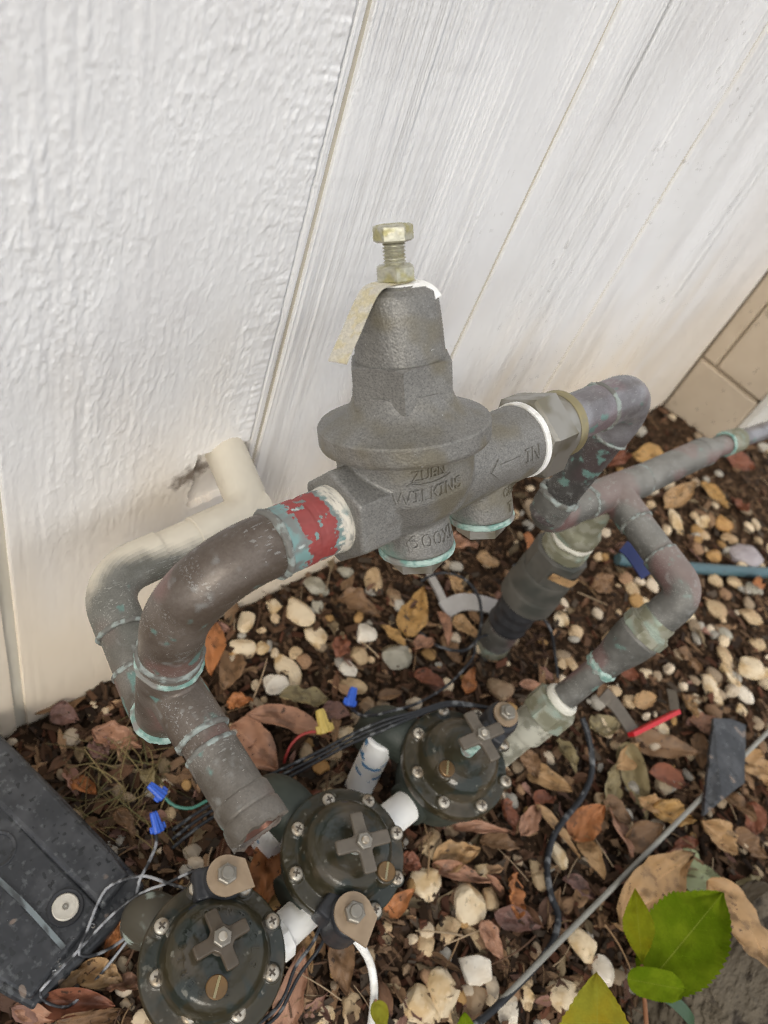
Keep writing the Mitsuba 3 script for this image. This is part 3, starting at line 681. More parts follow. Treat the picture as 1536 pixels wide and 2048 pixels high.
part('elbow', sweep(top_el, 0.0156, 48), 'mat_copper_brown', outp, smooth=50)
bead(outp, on_run(0.1590), U, 0.0160, 0.004, 0.0016)
bead(outp, LEG(0.3170), [0, 0, 1], 0.0158, 0.004, 0.0013)
bead(outp, LEG(0.3085), [0, 0, 1], 0.0160, 0.003, 0.0012, 'mat_verdigris')
BR = LEG(0.287); BD = unit([-0.02, -1, 0.0])
tee = fuse([straight(LEG(0.311), LEG(0.243), 0.0160), straight(BR, BR + BD * 0.036, 0.0144)], 0.0022, 4)
part('tee', tee, 'mat_copper_brown', outp, smooth=50)
part('branch_pipe', straight(BR + BD * 0.030, BR + BD * 0.052, 0.0126), 'mat_copper_brown', outp, smooth=40)
bead(outp, BR + BD * 0.0365, BD, 0.0136, 0.003, 0.0010); bead(outp, BR + BD * 0.0455, BD, 0.0128, 0.003, 0.0012)
part('branch_coupling', straight(BR + BD * 0.046, BR + BD * 0.074, 0.0136), 'mat_copper_grey', outp, smooth=40)
ad = lathe([(0, 0), (0.0139, 0), (0.0147, 0.0012), (0.0148, 0.0080), (0.0143, 0.0092), (0.0152, 0.0105), (0.0156, 0.0150), (0.0153, 0.0192), (0.0128, 0.0193), (0.0120, 0.009), (0.0, 0.008)], 56)
ad = ad.subdivide(); av = ad.vertices; av[:, 2] += np.clip((av[:, 2] - 0.012) / 0.007, 0, 1) * 0.0045 * (meshkit.fbm(av * [260, 260, 60], 3, 4) - 0.45); ad.vertices = av
part('threaded_end', put(jitter(ad, 0.0007, 130, 3), frame(BR + BD * 0.072, BD)), 'mat_copper_grey', outp, smooth=50, label='open threaded end with bare copper inside')
mat('bare_copper', proc(lambda p, n, uv: mix((0.15, 0.062, 0.038), (0.05, 0.028, 0.022), fbm(p.x * 200, p.y * 200, p.z * 600, 3))), 0.3, 0.7)
part('pipe_bore', put(lathe([(0.0085, 0), (0.0116, 0), (0.0125, 0.0095), (0.0117, 0.0095), (0.0085, 0.003)], 40), frame(BR + BD * 0.0805, BD)), 'mat_bare_copper', outp, smooth=30, label='bare reddish copper bore')
L0 = LEG(0.220); W1 = np.array([0.132, -0.050, 0.232]); W2 = np.array([0.246, -0.049, 0.243])
low_el = bend_path([LEG(0.250), L0, L0 + unit(W1 - L0) * 0.040], 0.024)
part('lower_elbow', sweep(low_el, 0.0152, 40), 'mat_copper_grey', outp, smooth=50)
bead(outp, LEG(0.2435), [0, 0, 1], 0.0163, 0.005, 0.0017, 'mat_verdigris', 'thick green verdigris bead')
part('wall_run', straight(L0 + unit(W1 - L0) * 0.036, W1 - unit(W1 - L0) * 0.036, 0.0143), 'mat_copper_overspray', outp, smooth=40)
bead(outp, L0 + unit(W1 - L0) * 0.0405, W1 - L0, 0.0150, 0.003, 0.0013)
part('wall_elbow', sweep(bend_path([W1 - unit(W1 - L0) * 0.038, W1, W1 + unit(W2 - W1) * 0.042], 0.027), 0.0157, 40), 'mat_copper_overspray', outp, smooth=50, label='elbow half covered in cream paint overspray')
bead(outp, W1 - unit(W1 - L0) * 0.0385, W1 - L0, 0.0154, 0.003, 0.0012)
part('painted_run', straight(W1 + unit(W2 - W1) * 0.039, W2 + unit(W2 - W1) * 0.012, 0.0143), 'mat_copper_overspray', outp, smooth=40)
part('painted_coupling', straight(W1 + unit(W2 - W1) * 0.068, W1 + unit(W2 - W1) * 0.110, 0.0153), 'mat_copper_overspray', outp, smooth=40)
part('wall_stub', sweep(bend_path([W2 - unit(W2 - W1) * 0.018, W2, np.array([0.2535, 0.010, 0.2585])], 0.018), 0.0155, 40), 'mat_copper_overspray', outp, smooth=50, label='cream painted elbow going into the siding')

# ---------------------------------------------------------------- inlet side copper
inp = thing('inlet_pipe', 'grey lilac copper inlet pipe dropping from the union to a dusty run', 'pipe')
EL = on_run(0.477)
RUN = at_z(1080, 1040, 0.256); RT = at_z(1226, 983, 0.256); R3 = at_z(1352, 930, 0.256); R4 = at_z(1402, 906, 0.256); R5 = at_z(1450, 888, 0.256); R6 = at_z(1640, 826, 0.25)
part('adapter', straight(on_run(0.3775), on_run(0.4170), 0.0158), 'mat_copper_lilac', inp, smooth=40)
bead(inp, on_run(0.4190), U, 0.0156, 0.004, 0.0013)
legd = unit(RUN - EL)
part('elbow', sweep(bend_path([on_run(0.412), EL, EL + legd * 0.045], 0.030), 0.0157, 44), 'mat_copper_lilac', inp, smooth=50)
part('drop_leg', straight(EL + legd * 0.040, RUN - legd * 0.006, 0.0143), 'mat_copper_dark', inp, smooth=40, label='dark shaded leg with streaks of green')
bead(inp, EL + legd * 0.046, legd, 0.0152, 0.003, 0.0013)
part('lower_elbow', sweep(bend_path([RUN - legd * 0.030, RUN, RUN + unit(RT - RUN) * 0.038], 0.020), 0.0160, 44), 'mat_copper_dusty', inp, smooth=50)
bead(inp, RUN - legd * 0.030, legd, 0.0158, 0.005, 0.0020)
rd = unit(RT - RUN)
part('run', straight(RUN + rd * 0.03, RT - rd * 0.02, 0.0150), 'mat_copper_dusty', inp, smooth=40)
E2 = np.array([0.527, -0.286, 0.254]); bd = unit(E2 - RT)
tee2 = fuse([straight(RT - rd * 0.040, RT + rd * 0.042, 0.0160), straight(RT, RT + bd * 0.036, 0.0158)], 0.0024, 4)
part('tee', tee2, 'mat_copper_dusty', inp, smooth=50)
bead(inp, RT - rd * 0.041, rd, 0.0152, 0.003, 0.0010); bead(inp, RT + rd * 0.043, rd, 0.0150, 0.003, 0.0013)
part('run', straight(RT + rd * 0.038, R4, 0.0152), 'mat_copper_dusty', inp, smooth=40)
rd2 = unit(R6 - R4)
part('reducer', put(lathe([(0, -0.006), (0.0156, -0.006), (0.0158, 0.006), (0.0112, 0.024), (0.0110, 0.052), (0, 0.052)], 40), frame(R4, rd2)), 'mat_copper_dusty', inp, smooth=40)
part('reducer_collar', put(jitter(lathe([(0, 0), (0.0125, 0), (0.0140, 0.002), (0.0140, 0.012), (0.0128, 0.014), (0.0135, 0.016), (0.0133, 0.028), (0, 0.028)], 40), 0.0005, 120), frame(R5, rd2)), 'mat_dull_brass', inp, smooth=50)
bead(inp, R5 + rd2 * 0.0, rd2, 0.0125, 0.004, 0.0012, 'mat_verdigris')
part('thin_pipe', straight(R5 + rd2 * 0.02, R5 + rd2 * 0.62, 0.0100), 'mat_copper_lilac', inp, smooth=40)
part('branch_pipe', straight(RT + bd * 0.030, E2 - bd * 0.030, 0.0143), 'mat_copper_dusty', inp, smooth=40)
bead(inp, RT + bd * 0.037, bd, 0.0148, 0.003, 0.001)
IN3 = np.array([0.432, -0.279, 0.070]); dd = unit(IN3 - E2)
part('branch_elbow', sweep(bend_path([E2 - bd * 0.040, E2, E2 + dd * 0.034], 0.018), 0.0158, 44), 'mat_copper_dusty', inp, smooth=50)
bead(inp, E2 - bd * 0.040, bd, 0.0150, 0.003, 0.001)
LEN = np.linalg.norm(IN3 - E2)
bv = thing('ball_valve', 'dull brass ball valve with a flat red gripped lever below the dusty copper elbow', 'valve')
fb = lambda s: frame(E2 + dd * s, dd, [0, 1, 0])
part('collar', put(lathe([(0, 0), (0.0165, 0), (0.0172, 0.002), (0.0172, 0.009), (0.0190, 0.010), (0.0190, 0.012), (0, 0.012)], 44), fb(0.031)), 'mat_dull_brass', bv, smooth=40)
part('end_nut', put(prism(8, 0.040, 0.012, 0.0012), fb(0.042)), 'mat_dull_brass', bv, smooth=25)
part('body', put(jitter(lathe([(0, 0), (0.0195, 0), (0.0205, 0.003), (0.0195, 0.014), (0.0172, 0.026), (0.0150, 0.034), (0.0142, 0.046), (0, 0.046)], 48).subdivide(), 0.0004, 120), fb(0.053)), 'mat_copper_dusty', bv, smooth=50)
part('tail_pipe', straight(E2 + dd * 0.095, E2 + dd * (LEN - 0.058), 0.0122), 'mat_copper_dusty', bv, smooth=40)
part('verdigris_ring', put(ringband(0.0140, 0.007, 0.0012), fb(0.100)), 'mat_verdigris', bv, smooth=60)
lever_pts = [at_z(1205, 1385, 0.085), at_z(1228, 1410, 0.078), at_z(1268, 1468, 0.074)]
part('lever', strip(lever_pts, 0.014, 0.0022, np.array([0.8, -0.5, 0.1])), 'mat_handle_metal', bv, smooth=20)
part('lever_grip', strip([at_z(1256, 1470, 0.076), at_z(1300, 1448, 0.078), at_z(1348, 1424, 0.080)], 0.0042, 0.009, np.array([0.35, 0.55, 0.25])), 'mat_red_vinyl', bv, smooth=20, label='red vinyl edge of the lever')
part('lever_wing', strip([at_z(1342, 1382, 0.066), at_z(1346, 1402, 0.072), at_z(1349, 1426, 0.078)], 0.010, 0.002, np.array([0.8, -0.5, 0.1])), 'mat_handle_metal', bv, smooth=20)
un2 = thing('pipe_union', 'pale dull brass union with white ring joining the slanting pipe to the far valve', 'pipe fitting')
s0 = LEN - 0.062
part('pale_ring', put(lathe([(0, 0), (0.0150, 0), (0.0164, 0.002), (0.0164, 0.006), (0.0150, 0.008), (0, 0.008)], 40), fb(s0)), 'mat_pale_seal', un2, smooth=40, label='off white sealing ring')
part('nut', put(prism(8, 0.042, 0.022, 0.0016, 0.2), fb(s0 + 0.008)), 'mat_dull_brass', un2, smooth=25)
part('sleeve', put(lathe([(0, 0), (0.0180, 0), (0.0186, 0.002), (0.0186, 0.022), (0.0168, 0.026), (0, 0.026)], 40), fb(s0 + 0.029)), 'mat_worn_white', un2, smooth=40, label='off white plastic sleeve')
part('nipple', put(disc_rod(0.0150, 0, 0.05), fb(s0 + 0.050)), 'mat_worn_white', un2)

# ---------------------------------------------------------------- supply riser with its shut-off valve
rs = thing('supply_riser', 'thick grey pipe riser from the soil with tape, brass neck and blue lever', 'pipe')
RB = np.array([0.539, -0.181, 0.0]); RTOP = RT + rd * -0.012
rdir = unit(RTOP - RB); fr_ = lambda z: frame(RB + rdir * z, rdir, [0, 1, 0])
part('base_pipe', put(disc_rod(0.0200, -0.04, 0.10), fr_(0)), 'mat_copper_dusty', rs, smooth=40)
part('base_ring', put(lathe([(0, 0), (0.0208, 0), (0.0214, 0.003), (0.0208, 0.012), (0, 0.012)], 40), fr_(0.0)), 'mat_dull_brass', rs, smooth=40)
tp = lathe([(0.0195, 0)] + [(0.0216 + 0.0012 * math.sin(k * 1.7), k * 0.004) for k in range(12)] + [(0.0195, 0.046)], 40)
part('tape_wrap', put(jitter(tp, 0.0009, 90), fr_(0.045)), 'mat_black_plastic', rs, smooth=50, label='black tape wrapped round the riser')
part('coupling', put(lathe([(0, 0), (0.0285, 0), (0.0305, 0.002), (0.0305, 0.020), (0.0295, 0.022), (0.0290, 0.024), (0.0290, 0.046), (0.0275, 0.050), (0, 0.050)], 52), fr_(0.095)), 'mat_riser_grey', rs, smooth=35, label='wide weathered grey coupling')
part('hex_body', put(prism(8, 0.052, 0.034, 0.002, 0.3), fr_(0.143)), 'mat_riser_grey', rs, smooth=25)
part('brass_neck', put(jitter(lathe([(0, 0), (0.0225, 0), (0.0235, 0.002), (0.0235, 0.012), (0.0205, 0.014), (0.0205, 0.022), (0.0228, 0.024), (0.0228, 0.034), (0.0180, 0.042), (0.0165, 0.07), (0, 0.07)], 48).subdivide(), 0.0006, 110), fr_(0.176)), 'mat_dull_brass', rs, smooth=50, label='greenish brass valve neck')
part('neck_ring', put(ringband(0.0212, 0.005, 0.0018), fr_(0.196)), 'mat_pale_seal', rs, smooth=60)
part('blue_lever', strip([at_z(1245, 1092, 0.190), at_z(1262, 1108, 0.188), at_z(1292, 1152, 0.180)], 0.013, 0.003, np.array([0.75, -0.5, 0.3])), 'mat_navy_vinyl', rs, smooth=20, label='dark blue vinyl lever')
fl = strip([RB + rdir * 0.160 + np.array([-0.026, -0.012, 0.004]), RB + rdir * 0.158 + np.array([-0.010, -0.0275, 0.002]), RB + rdir * 0.152 + np.array([0.008, -0.0285, 0.0])], 0.009, 0.0006, np.array([0, 0.1, 1.0]))
single('leaf_scrap', fl, 'mat_leaf_tan', 'small pale tan leaf scrap stuck to the thick grey riser', 'leaf')

# ---------------------------------------------------------------- irrigation valves
def phillips():
    head = lathe([(0, 0), (0.0050, 0), (0.0051, 0.0008), (0.0044, 0.0019), (0.0026, 0.0025), (0, 0.0026)], 28)
    cross = cat(*[put(trimesh.creation.box((0.0052, 0.0012, 0.0010)), trimesh.transformations.rotation_matrix(a, (0, 0, 1)) @ trimesh.transformations.translation_matrix((0, 0, 0.00245))) for a in (0, math.pi / 2)])
    return head, cross


def valve(name, c, label, screws, handle_px, hz, handle_ang, bleed_px, sol, outlet, outlet_mat, orad=0.0215, hlen=0.044, pscale=1.0, hmat='mat_handle_metal', ports=(-44, 44), text=None, body_mat='mat_valve_plastic', stub_mat='mat_handle_metal', group=None):
    t = thing(name, label, 'irrigation valve')
    cx, cy = c; zl = 0.085
    o = np.array([cx, cy, 0.0])
    flange = lathe([(0, 0.070), (0.0440, 0.070), (0.0475, 0.0725), (0.0482, 0.0760), (0.0482, 0.0830), (0.0470, 0.0850), (0.0375, 0.0856), (0.0362, 0.0872), (0.0352, 0.0930), (0.0328, 0.1005), (0.0285, 0.1052), (0.0235, 0.1064), (0.0180, 0.1060), (0.0090, 0.1062), (0, 0.1062)], 72)
    lugs = [put(disc_rod(0.0066, 0.0835, 0.0868, 0.0008, 20), trimesh.transformations.translation_matrix((p - o) * [1, 1, 0])) for p in screws]
    bl = at_z(*bleed_px, 0.104)
    boss = put(disc_rod(0.0085, 0.090, 0.1055, 0.001, 28), trimesh.transformations.translation_matrix((bl - o) * [1, 1, 0]))
    lid = fuse([flange, boss, *lugs], 0.0022, 3); part('lid', put(lid, trimesh.transformations.translation_matrix(o)), body_mat, t, smooth=45)
    ox, oy, oz = outlet
    base = fuse([lathe([(0, 0.012), (0.030, 0.012), (0.038, 0.030), (0.0425, 0.055), (0.0430, 0.0695), (0, 0.0695)], 56),
                 put(cyl(19, ports[0], ports[1], 'x'), trimesh.transformations.translation_matrix((0, 0, 0.045)))], 0.003, 4)
    part('body', put(base, trimesh.transformations.translation_matrix(o)), 'mat_valve_green', t, smooth=45)
    el = sweep(bend_path([np.array([cx, cy + 0.02, 0.052]), np.array([ox, oy, oz]), np.array([ox, oy, oz - 0.03])], 0.014), orad, 36)
    part('outlet_elbow', el, outlet_mat, t, smooth=50)
    for p in screws:
        a = RNG.uniform(0, 1.5); h, x = phillips(); f = frame(p + [0, 0, 0.0018], [0, 0, 1], [math.cos(a), math.sin(a), 0])
        s = part('screw', put(h, f), 'mat_screw_metal', t, smooth=40); part('recess', put(x, f), 'mat_screw_recess', s, smooth=False)
    # cross handle on its stem
    hc = at_z(*handle_px, hz); ca, sa = math.cos(handle_ang), math.sin(handle_ang)
    arm = rbox(hlen, 0.0105 * hlen / 0.044, 0.0042, 0.0012); arms = fuse([arm, put(arm, trimesh.transformations.rotation_matrix(math.pi / 2, (0, 0, 1))), disc_rod(0.0085, 0, 0.0045, 0.0006)], 0.004, 1)
    base_pt = np.array([hc[0] * 0.55 + cx * 0.45, hc[1] * 0.55 + cy * 0.45, 0.104])
    part('stem', straight(base_pt, hc + [0, 0, 0.001], 0.0062), stub_mat, t, smooth=40)
    hf = frame(hc, unit(hc - base_pt) * 0.3 + np.array([0, 0, 1.0]), [ca, sa, 0])
    hd = part('cross_handle', put(arms, hf), hmat, t, smooth=30)
    part('handle_nut', put(prism(6, 0.0105, 0.0036, 0.0005), hf @ trimesh.transformations.translation_matrix((0, 0, 0.0042))), 'mat_steel_nut', hd, smooth=25)
    part('handle_screw', put(disc_rod(0.0028, 0, 0.0052), hf @ trimesh.transformations.translation_matrix((0, 0, 0.0042))), 'mat_screw_metal', hd, smooth=30)
    # slotted bleed screw
    bf = frame([bl[0], bl[1], 0.1045], [0, 0, 1], [0.75, 0.65, 0])
    b_ = part('bleed_screw', put(disc_rod(0.0068, 0, 0.0042, 0.0006, 32), bf), 'mat_brass_screw', t, smooth=30)
    part('slot', put(trimesh.creation.box((0.0122, 0.0016, 0.0008)), bf @ trimesh.transformations.translation_matrix((0, 0, 0.0042))), 'mat_brass', b_, smooth=False)
    # solenoid coil with its clamp plate
    sp, kind, ang = sol; sp = np.asarray(sp)
    sf = frame(sp, [0, 0, 1], [math.cos(ang), math.sin(ang), 0]) @ np.diag([pscale, pscale, 1.0, 1.0])
    part('coil', put(fuse([disc_rod(0.0165, -0.042, -0.002, 0.002), put(rbox(0.028, 0.026, 0.026, 0.003), trimesh.transformations.translation_matrix((-0.010, 0, -0.034)))], 0.004, 1), sf), 'mat_black_plastic', t, smooth=40)
    if kind == 'plate':
        from shapely.geometry import box as sbox
        pl = Point(0, 0).buffer(0.0155, 24).union(Polygon([(-0.001, -0.0155), (0.0215, -0.0125), (0.0165, 0.010), (0.004, 0.0152)]))
        part('clamp_plate', put(trimesh.creation.extrude_polygon(pl, 0.0022, engine='earcut'), sf), 'mat_rust_plate', t, smooth=20, label='tan rusty clamp plate')
    else:
        part('clamp_washer', put(disc_rod(0.0125, 0, 0.0028), sf), 'mat_rust_plate', t, smooth=30)
    part('clamp_nut', put(prism(6, 0.0142, 0.0055, 0.0007, 0.4), sf @ trimesh.transformations.translation_matrix((0, 0, 0.0022))), 'mat_steel_nut', t, smooth=25)
    part('clamp_stud', put(disc_rod(0.0050, 0, 0.0080, 0.0006), sf @ trimesh.transformations.translation_matrix((0, 0, 0.0022))), 'mat_steel_nut', t, smooth=30)
    if text:
        ms = []
        for ch, a in text:
            if ch == ' ': continue
            g = meshkit.text_mesh(ch, 0.0048, 0.0011, bold=True); g.apply_translation((-g.bounds[:, 0].mean(), -g.bounds[:, 1].mean(), 0))
            ra = math.radians(a); g.apply_transform(frame(np.array([cx + 0.0235 * math.cos(ra), cy + 0.0235 * math.sin(ra), 0.1058]), [0, 0, 1], [math.sin(ra), -math.cos(ra), 0])); ms.append(g)
        part('lettering', cat(*ms), body_mat, t, smooth=False)
    return t


def circle_screws(pxs, z=0.085): return [at_z(x, y, z) for x, y in pxs]
def ring_screws(c, rot, skip=()): return [np.array([c[0] + 0.0420 * math.cos(rot + k * math.pi / 4), c[1] + 0.0420 * math.sin(rot + k * math.pi / 4), 0.085]) for k in range(8) if k not in skip]
def text_ring(s, a0, step): return [(ch, a0 - i * step) for i, ch in enumerate(s)]
c1, c2, c3 = (0.1095, -0.2645), (0.2240, -0.2635), (0.3520, -0.2630)
V1 = valve('irrigation_valve', c1, 'wet dark brown valve lid with low cross handle and rusty plate, nearest the black box', circle_screws([(323, 1854), (315, 1957), (378, 2031), (475, 2027), (542, 1947), (543, 1844), (392, 1779), (487, 1778)]),
           (442, 1880), 0.1115, math.radians(-8), (432, 1976), (at_z(452, 1752, 0.108), 'plate', math.radians(-25)), (0.094, -0.210, 0.042), 'mat_valve_pale', orad=0.0175, hlen=0.037, pscale=0.84, hmat='mat_handle_brown', ports=(-30, 50), text=text_ring('SUPERIOR CONTROLS', 250, 19))
V2 = valve('irrigation_valve', c2, 'dark valve with grey cross handle, the middle one of the three in the row', circle_screws([(656, 1602), (735, 1604), (595, 1660), (591, 1749), (791, 1668), (792, 1757), (660, 1824), (748, 1822)]),
           (724, 1686), 0.1185, math.radians(-22), (770, 1745), (at_z(706, 1828, 0.104), 'plate', math.radians(-75)), (0.2120, -0.194, 0.058), 'mat_valve_green', pscale=0.90, hlen=0.042, stub_mat='mat_verdigris')
V3 = valve('irrigation_valve', c3, 'dark olive valve with raised brown cross handle beside the printed white pipe', circle_screws([(836, 1469), (834, 1546), (886, 1606), (961, 1613), (1009, 1564), (1005, 1490), (953, 1432), (885, 1424)]),
           (961, 1474), 0.132, math.radians(-12), (891, 1540), (at_z(1010, 1430, 0.122), 'washer', 0.3), (0.331, -0.1975, 0.062), 'mat_valve_green', pscale=0.9, stub_mat='mat_verdigris')

# white plastic plumbing between the valves
k = single('pvc_pipe', straight((0.262, -0.264, 0.047), (0.314, -0.264, 0.047), 0.0140), 'mat_white_plastic', 'short white plastic pipe joining the middle valve to the far valve', 'pipe')
pv = thing('pvc_coupling', 'white plastic coupling lying between the two nearest valves', 'pipe fitting')
part('sleeve', straight((0.150, -0.279, 0.047), (0.192, -0.277, 0.047), 0.0135), 'mat_white_plastic', pv)
part('collar', put(prism(8, 0.031, 0.010, 0.001), frame((0.156, -0.279, 0.047), (1, 0, 0))), 'mat_white_plastic', pv, smooth=25)
def printed_pipe(top, bot, label):
    top, bot = np.asarray(top), np.asarray(bot); single('printed_pipe', straight(top, bot, 0.0135, lip=0.002), 'mat_pvc_printed', label, 'pipe')
printed_pipe((0.3215, -0.2065, 0.060), (0.3030, -0.2230, -0.012), 'white plastic pipe with blue print standing beside the far valve')
printed_pipe((0.2080, -0.2060, 0.045), (0.2000, -0.2210, -0.012), 'white plastic pipe with blue print mostly hidden behind the middle valve')

# ---------------------------------------------------------------- control box
bx = thing('valve_box', 'dark grey plastic box with wet blotches lying by the wall at lower left', 'box')
BXo = np.array([0.0, 0.0, -0.012])
def slab(poly, z0, z1, r, m, nm, label=None):
    pts = []
    for x, y in poly:
        for z in (z0 + r, z1 - r): pts.append(trimesh.creation.icosphere(1, r).vertices + [x, y, z])
    h = trimesh.convex.convex_hull(np.vstack(pts)); h = trimesh.Trimesh(h.vertices, h.faces); h = h.subdivide_to_size(0.006) if hasattr(h, 'subdivide_to_size') else h
    part(nm, h, m, bx, smooth=35, label=label)
fl_ = lambda *pxs: [tuple(at_z(x, y, 0.028)[:2]) for x, y in pxs]
slab(fl_((26, 1496), (226, 1702), (280, 1762), (215, 1850), (66, 1998), (-60, 1930), (-420, 1600), (-180, 1330)), -0.035, 0.016, 0.004, 'mat_box_plastic', 'base')
slab(fl_((30, 1512), (212, 1706), (246, 1750), (206, 1800), (-10, 1580), (-100, 1500), (-40, 1440)), 0.016, 0.028, 0.004, 'mat_box_plastic', 'raised_lid')
slab(fl_((-8, 1604), (192, 1818), (60, 1984), (-60, 1915), (-380, 1600), (-200, 1420)), 0.015, 0.025, 0.003, 'mat_box_plastic', 'lower_lid')
rib = strip([at_z(-20, 1745, 0.0255), at_z(50, 1810, 0.0265), at_z(128, 1896, 0.0255)], 0.0035, 0.0012, np.array([0.8, -0.3, 0])); part('rib', rib, 'mat_rib_grey', bx, smooth=30, label='pale scuffed rib along the box')
DV, DF = [], []; gd = np.random.default_rng(77); dome = trimesh.creation.icosphere(1)
def drops(n, spots, rmax):
    V_, F_ = [], []
    for k in range(n):
        p = spots(gd); rr = rmax * gd.random() ** 2.2 + 0.00045; V_.append(dome.vertices * [rr, rr * gd.uniform(0.8, 1.2), rr * 0.55] + p); F_.append(dome.faces + 42 * k)
    return trimesh.Trimesh(np.vstack(V_), np.vstack(F_), process=False)
scene['mat_water'] = {'type': 'dielectric', 'int_ior': 1.33}
part('water_drop', drops(150, lambda g: at_z(*(np.array([-10.0, 1640]) + g.random() * np.array([180, 200]) + g.random() * np.array([-60, 130]) + g.normal(size=2) * 14), 0.0252), 0.0015), 'mat_water', bx, smooth=True, label='rain drops standing on the box', kind='stuff')
bt = at_z(131, 1815, 0.026); bk = part('lock_ring', put(lathe([(0.0075, 0), (0.0118, 0), (0.0124, 0.0008), (0.0118, 0.0018), (0.0095, 0.0010), (0.0075, 0.0005)], 40), frame(bt, [0, 0, 1])), 'mat_black_plastic', bx)
bu = part('lock_button', put(lathe([(0, 0), (0.0090, 0), (0.0090, 0.0022), (0.0082, 0.0030), (0.0068, 0.0024), (0.0030, 0.0026), (0, 0.0026)], 40), frame(bt, [0, 0, 1])), 'mat_pale_button', bx, label='round pale lock button')
part('eye', put(lathe([(0.0010, 0), (0.0022, 0), (0.0022, 0.0008), (0.0010, 0.0008)], 24), frame(bt + [0, 0, 0.0026], [0, 0, 1])), 'mat_steel_nut', bu)
part('boss', put(lathe([(0.011, 0), (0.0130, 0), (0.0136, 0.0006), (0.0130, 0.0010), (0.011, 0.0006)], 40), frame(at_z(-8, 1700, 0.0252), [0, 0, 1])), 'mat_box_plastic', bx)

# ---------------------------------------------------------------- wires, tubes, wire nuts
def wire(name, pts, r, m, label, cat_='wire', group=None, n=10):
    P = smooth_path([at_z(*p) for p in pts], 0.004)
    return single(name, sweep(P, r, n), m, label, cat_, group, smooth=60)


wire('wire', [(420, 1775, 0.085), (395, 1784, 0.08), (330, 1764, 0.06), (282, 1752, 0.045), (222, 1770, 0.034), (196, 1806, 0.033), (172, 1868, 0.032), (158, 1900, 0.032), (166, 1912, 0.03), (196, 1908, 0.025), (245, 1880, 0.02), (283, 1836, 0.02), (300, 1800, 0.03)], 0.0011, 'mat_grey_wire', 'grey wire looping from the nearest valve over the corner of the box')
wire('wire', [(400, 1738, 0.085), (372, 1748, 0.075), (330, 1768, 0.06), (285, 1785, 0.048), (226, 1828, 0.036), (150, 1908, 0.032), (92, 1968, 0.03), (80, 1988, 0.026), (92, 2004, 0.02), (124, 2014, 0.014), (150, 2004, 0.012), (200, 1950, 0.012), (262, 1872, 0.02), (285, 1835, 0.024)], 0.0010, 'mat_grey_wire', 'wire with painted highlights and the longest loop, reaching the lower edge of the box')
wire('wire', [(312, 1660, 0.035), (312, 1690, 0.038), (296, 1728, 0.045), (278, 1764, 0.046), (274, 1806, 0.04), (288, 1850, 0.03), (300, 1900, 0.02)], 0.0012, 'mat_grey_wire', 'grey wire hanging from the lower left blue connector')
wire('wire', [(645, 1845, 0.075), (624, 1888, 0.06), (590, 1935, 0.05), (572, 1985, 0.045), (548, 2022, 0.04), (500, 2060, 0.04)], 0.0013, 'mat_black_wire', 'left of two thin black wires between the nearest and middle valve')
wire('wire', [(652, 1862, 0.07), (640, 1895, 0.055), (602, 1945, 0.045), (578, 1990, 0.04), (556, 2030, 0.035), (508, 2070, 0.035)], 0.0013, 'mat_black_wire', 'right of two thin black wires between the nearest and middle valve')
for j, (o, nm) in enumerate(((0, 'upper'), (9, 'middle'), (18, 'lower'))):
    wire('wire', [(985, 1416, 0.10), (900, 1404 + o * 0.4, 0.092), (830, 1424 + o * 0.5, 0.088), (770, 1440 + o, 0.08), (700, 1470 + o, 0.06), (640, 1502 + o, 0.045), (560, 1540 + o * 1.3, 0.035), (470, 1582 + o * 1.5, 0.03), (400, 1622 + o * 1.6, 0.028), (345, 1660 + o * 2, 0.03)], 0.0014, 'mat_black_wire', f'{nm} black wire of the bundle running left from the far valve')
wire('wire', [(842, 1162, 0.012), (880, 1146, 0.02), (925, 1156, 0.026), (958, 1196, 0.026), (960, 1262, 0.02), (930, 1300, 0.012), (876, 1292, 0.01), (836, 1262, 0.008)], 0.0017, 'mat_black_wire', 'black wire curled in an open ring on the gravel')
wire('wire', [(1036, 1262, 0.03), (960, 1275, 0.03), (945, 1316, 0.025), (900, 1366, 0.04), (840, 1404, 0.07), (790, 1420, 0.085), (730, 1432, 0.06), (704, 1420, 0.045)], 0.0014, 'mat_black_wire', 'black wire running from the riser to the upper blue connector')
wire('wire', [(1018, 1212, 0.07), (1020, 1160, 0.08), (1030, 1128, 0.085), (1042, 1140, 0.085), (1052, 1165, 0.08)], 0.0013, 'mat_black_wire', 'short black wire sticking up beside the riser')
wire('wire', [(1085, 1235, 0.06), (1102, 1262, 0.05), (1110, 1310, 0.02), (1116, 1356, 0.01)], 0.0016, 'mat_black_wire', 'black wire hanging down from the tape on the riser')
wire('wire', [(662, 1462, 0.045), (612, 1466, 0.035), (585, 1486, 0.028), (572, 1512, 0.02), (568, 1525, 0.012)], 0.0013, 'mat_red_wire', 'thin red wire curving down by the yellow connector')
wire('wire', [(330, 1596, 0.035), (350, 1612, 0.034), (384, 1616, 0.034), (420, 1598, 0.034), (470, 1580, 0.03)], 0.0013, 'mat_green_wire', 'green wire leaving the upper left blue connector')
wire('irrigation_tube', [(1164, 1436, 0.05), (1178, 1478, 0.04), (1184, 1540, 0.026), (1164, 1594, 0.02), (1128, 1640, 0.016), (1104, 1680, 0.014), (1094, 1735, 0.013), (1102, 1790, 0.013), (1116, 1830, 0.013), (1108, 1878, 0.014), (1080, 1922, 0.014), (1030, 1976, 0.013), (975, 2030, 0.013), (920, 2070, 0.012)], 0.0030, 'mat_black_wire', 'black irrigation tube snaking down the gravel to the bottom edge', 'tube', n=16)
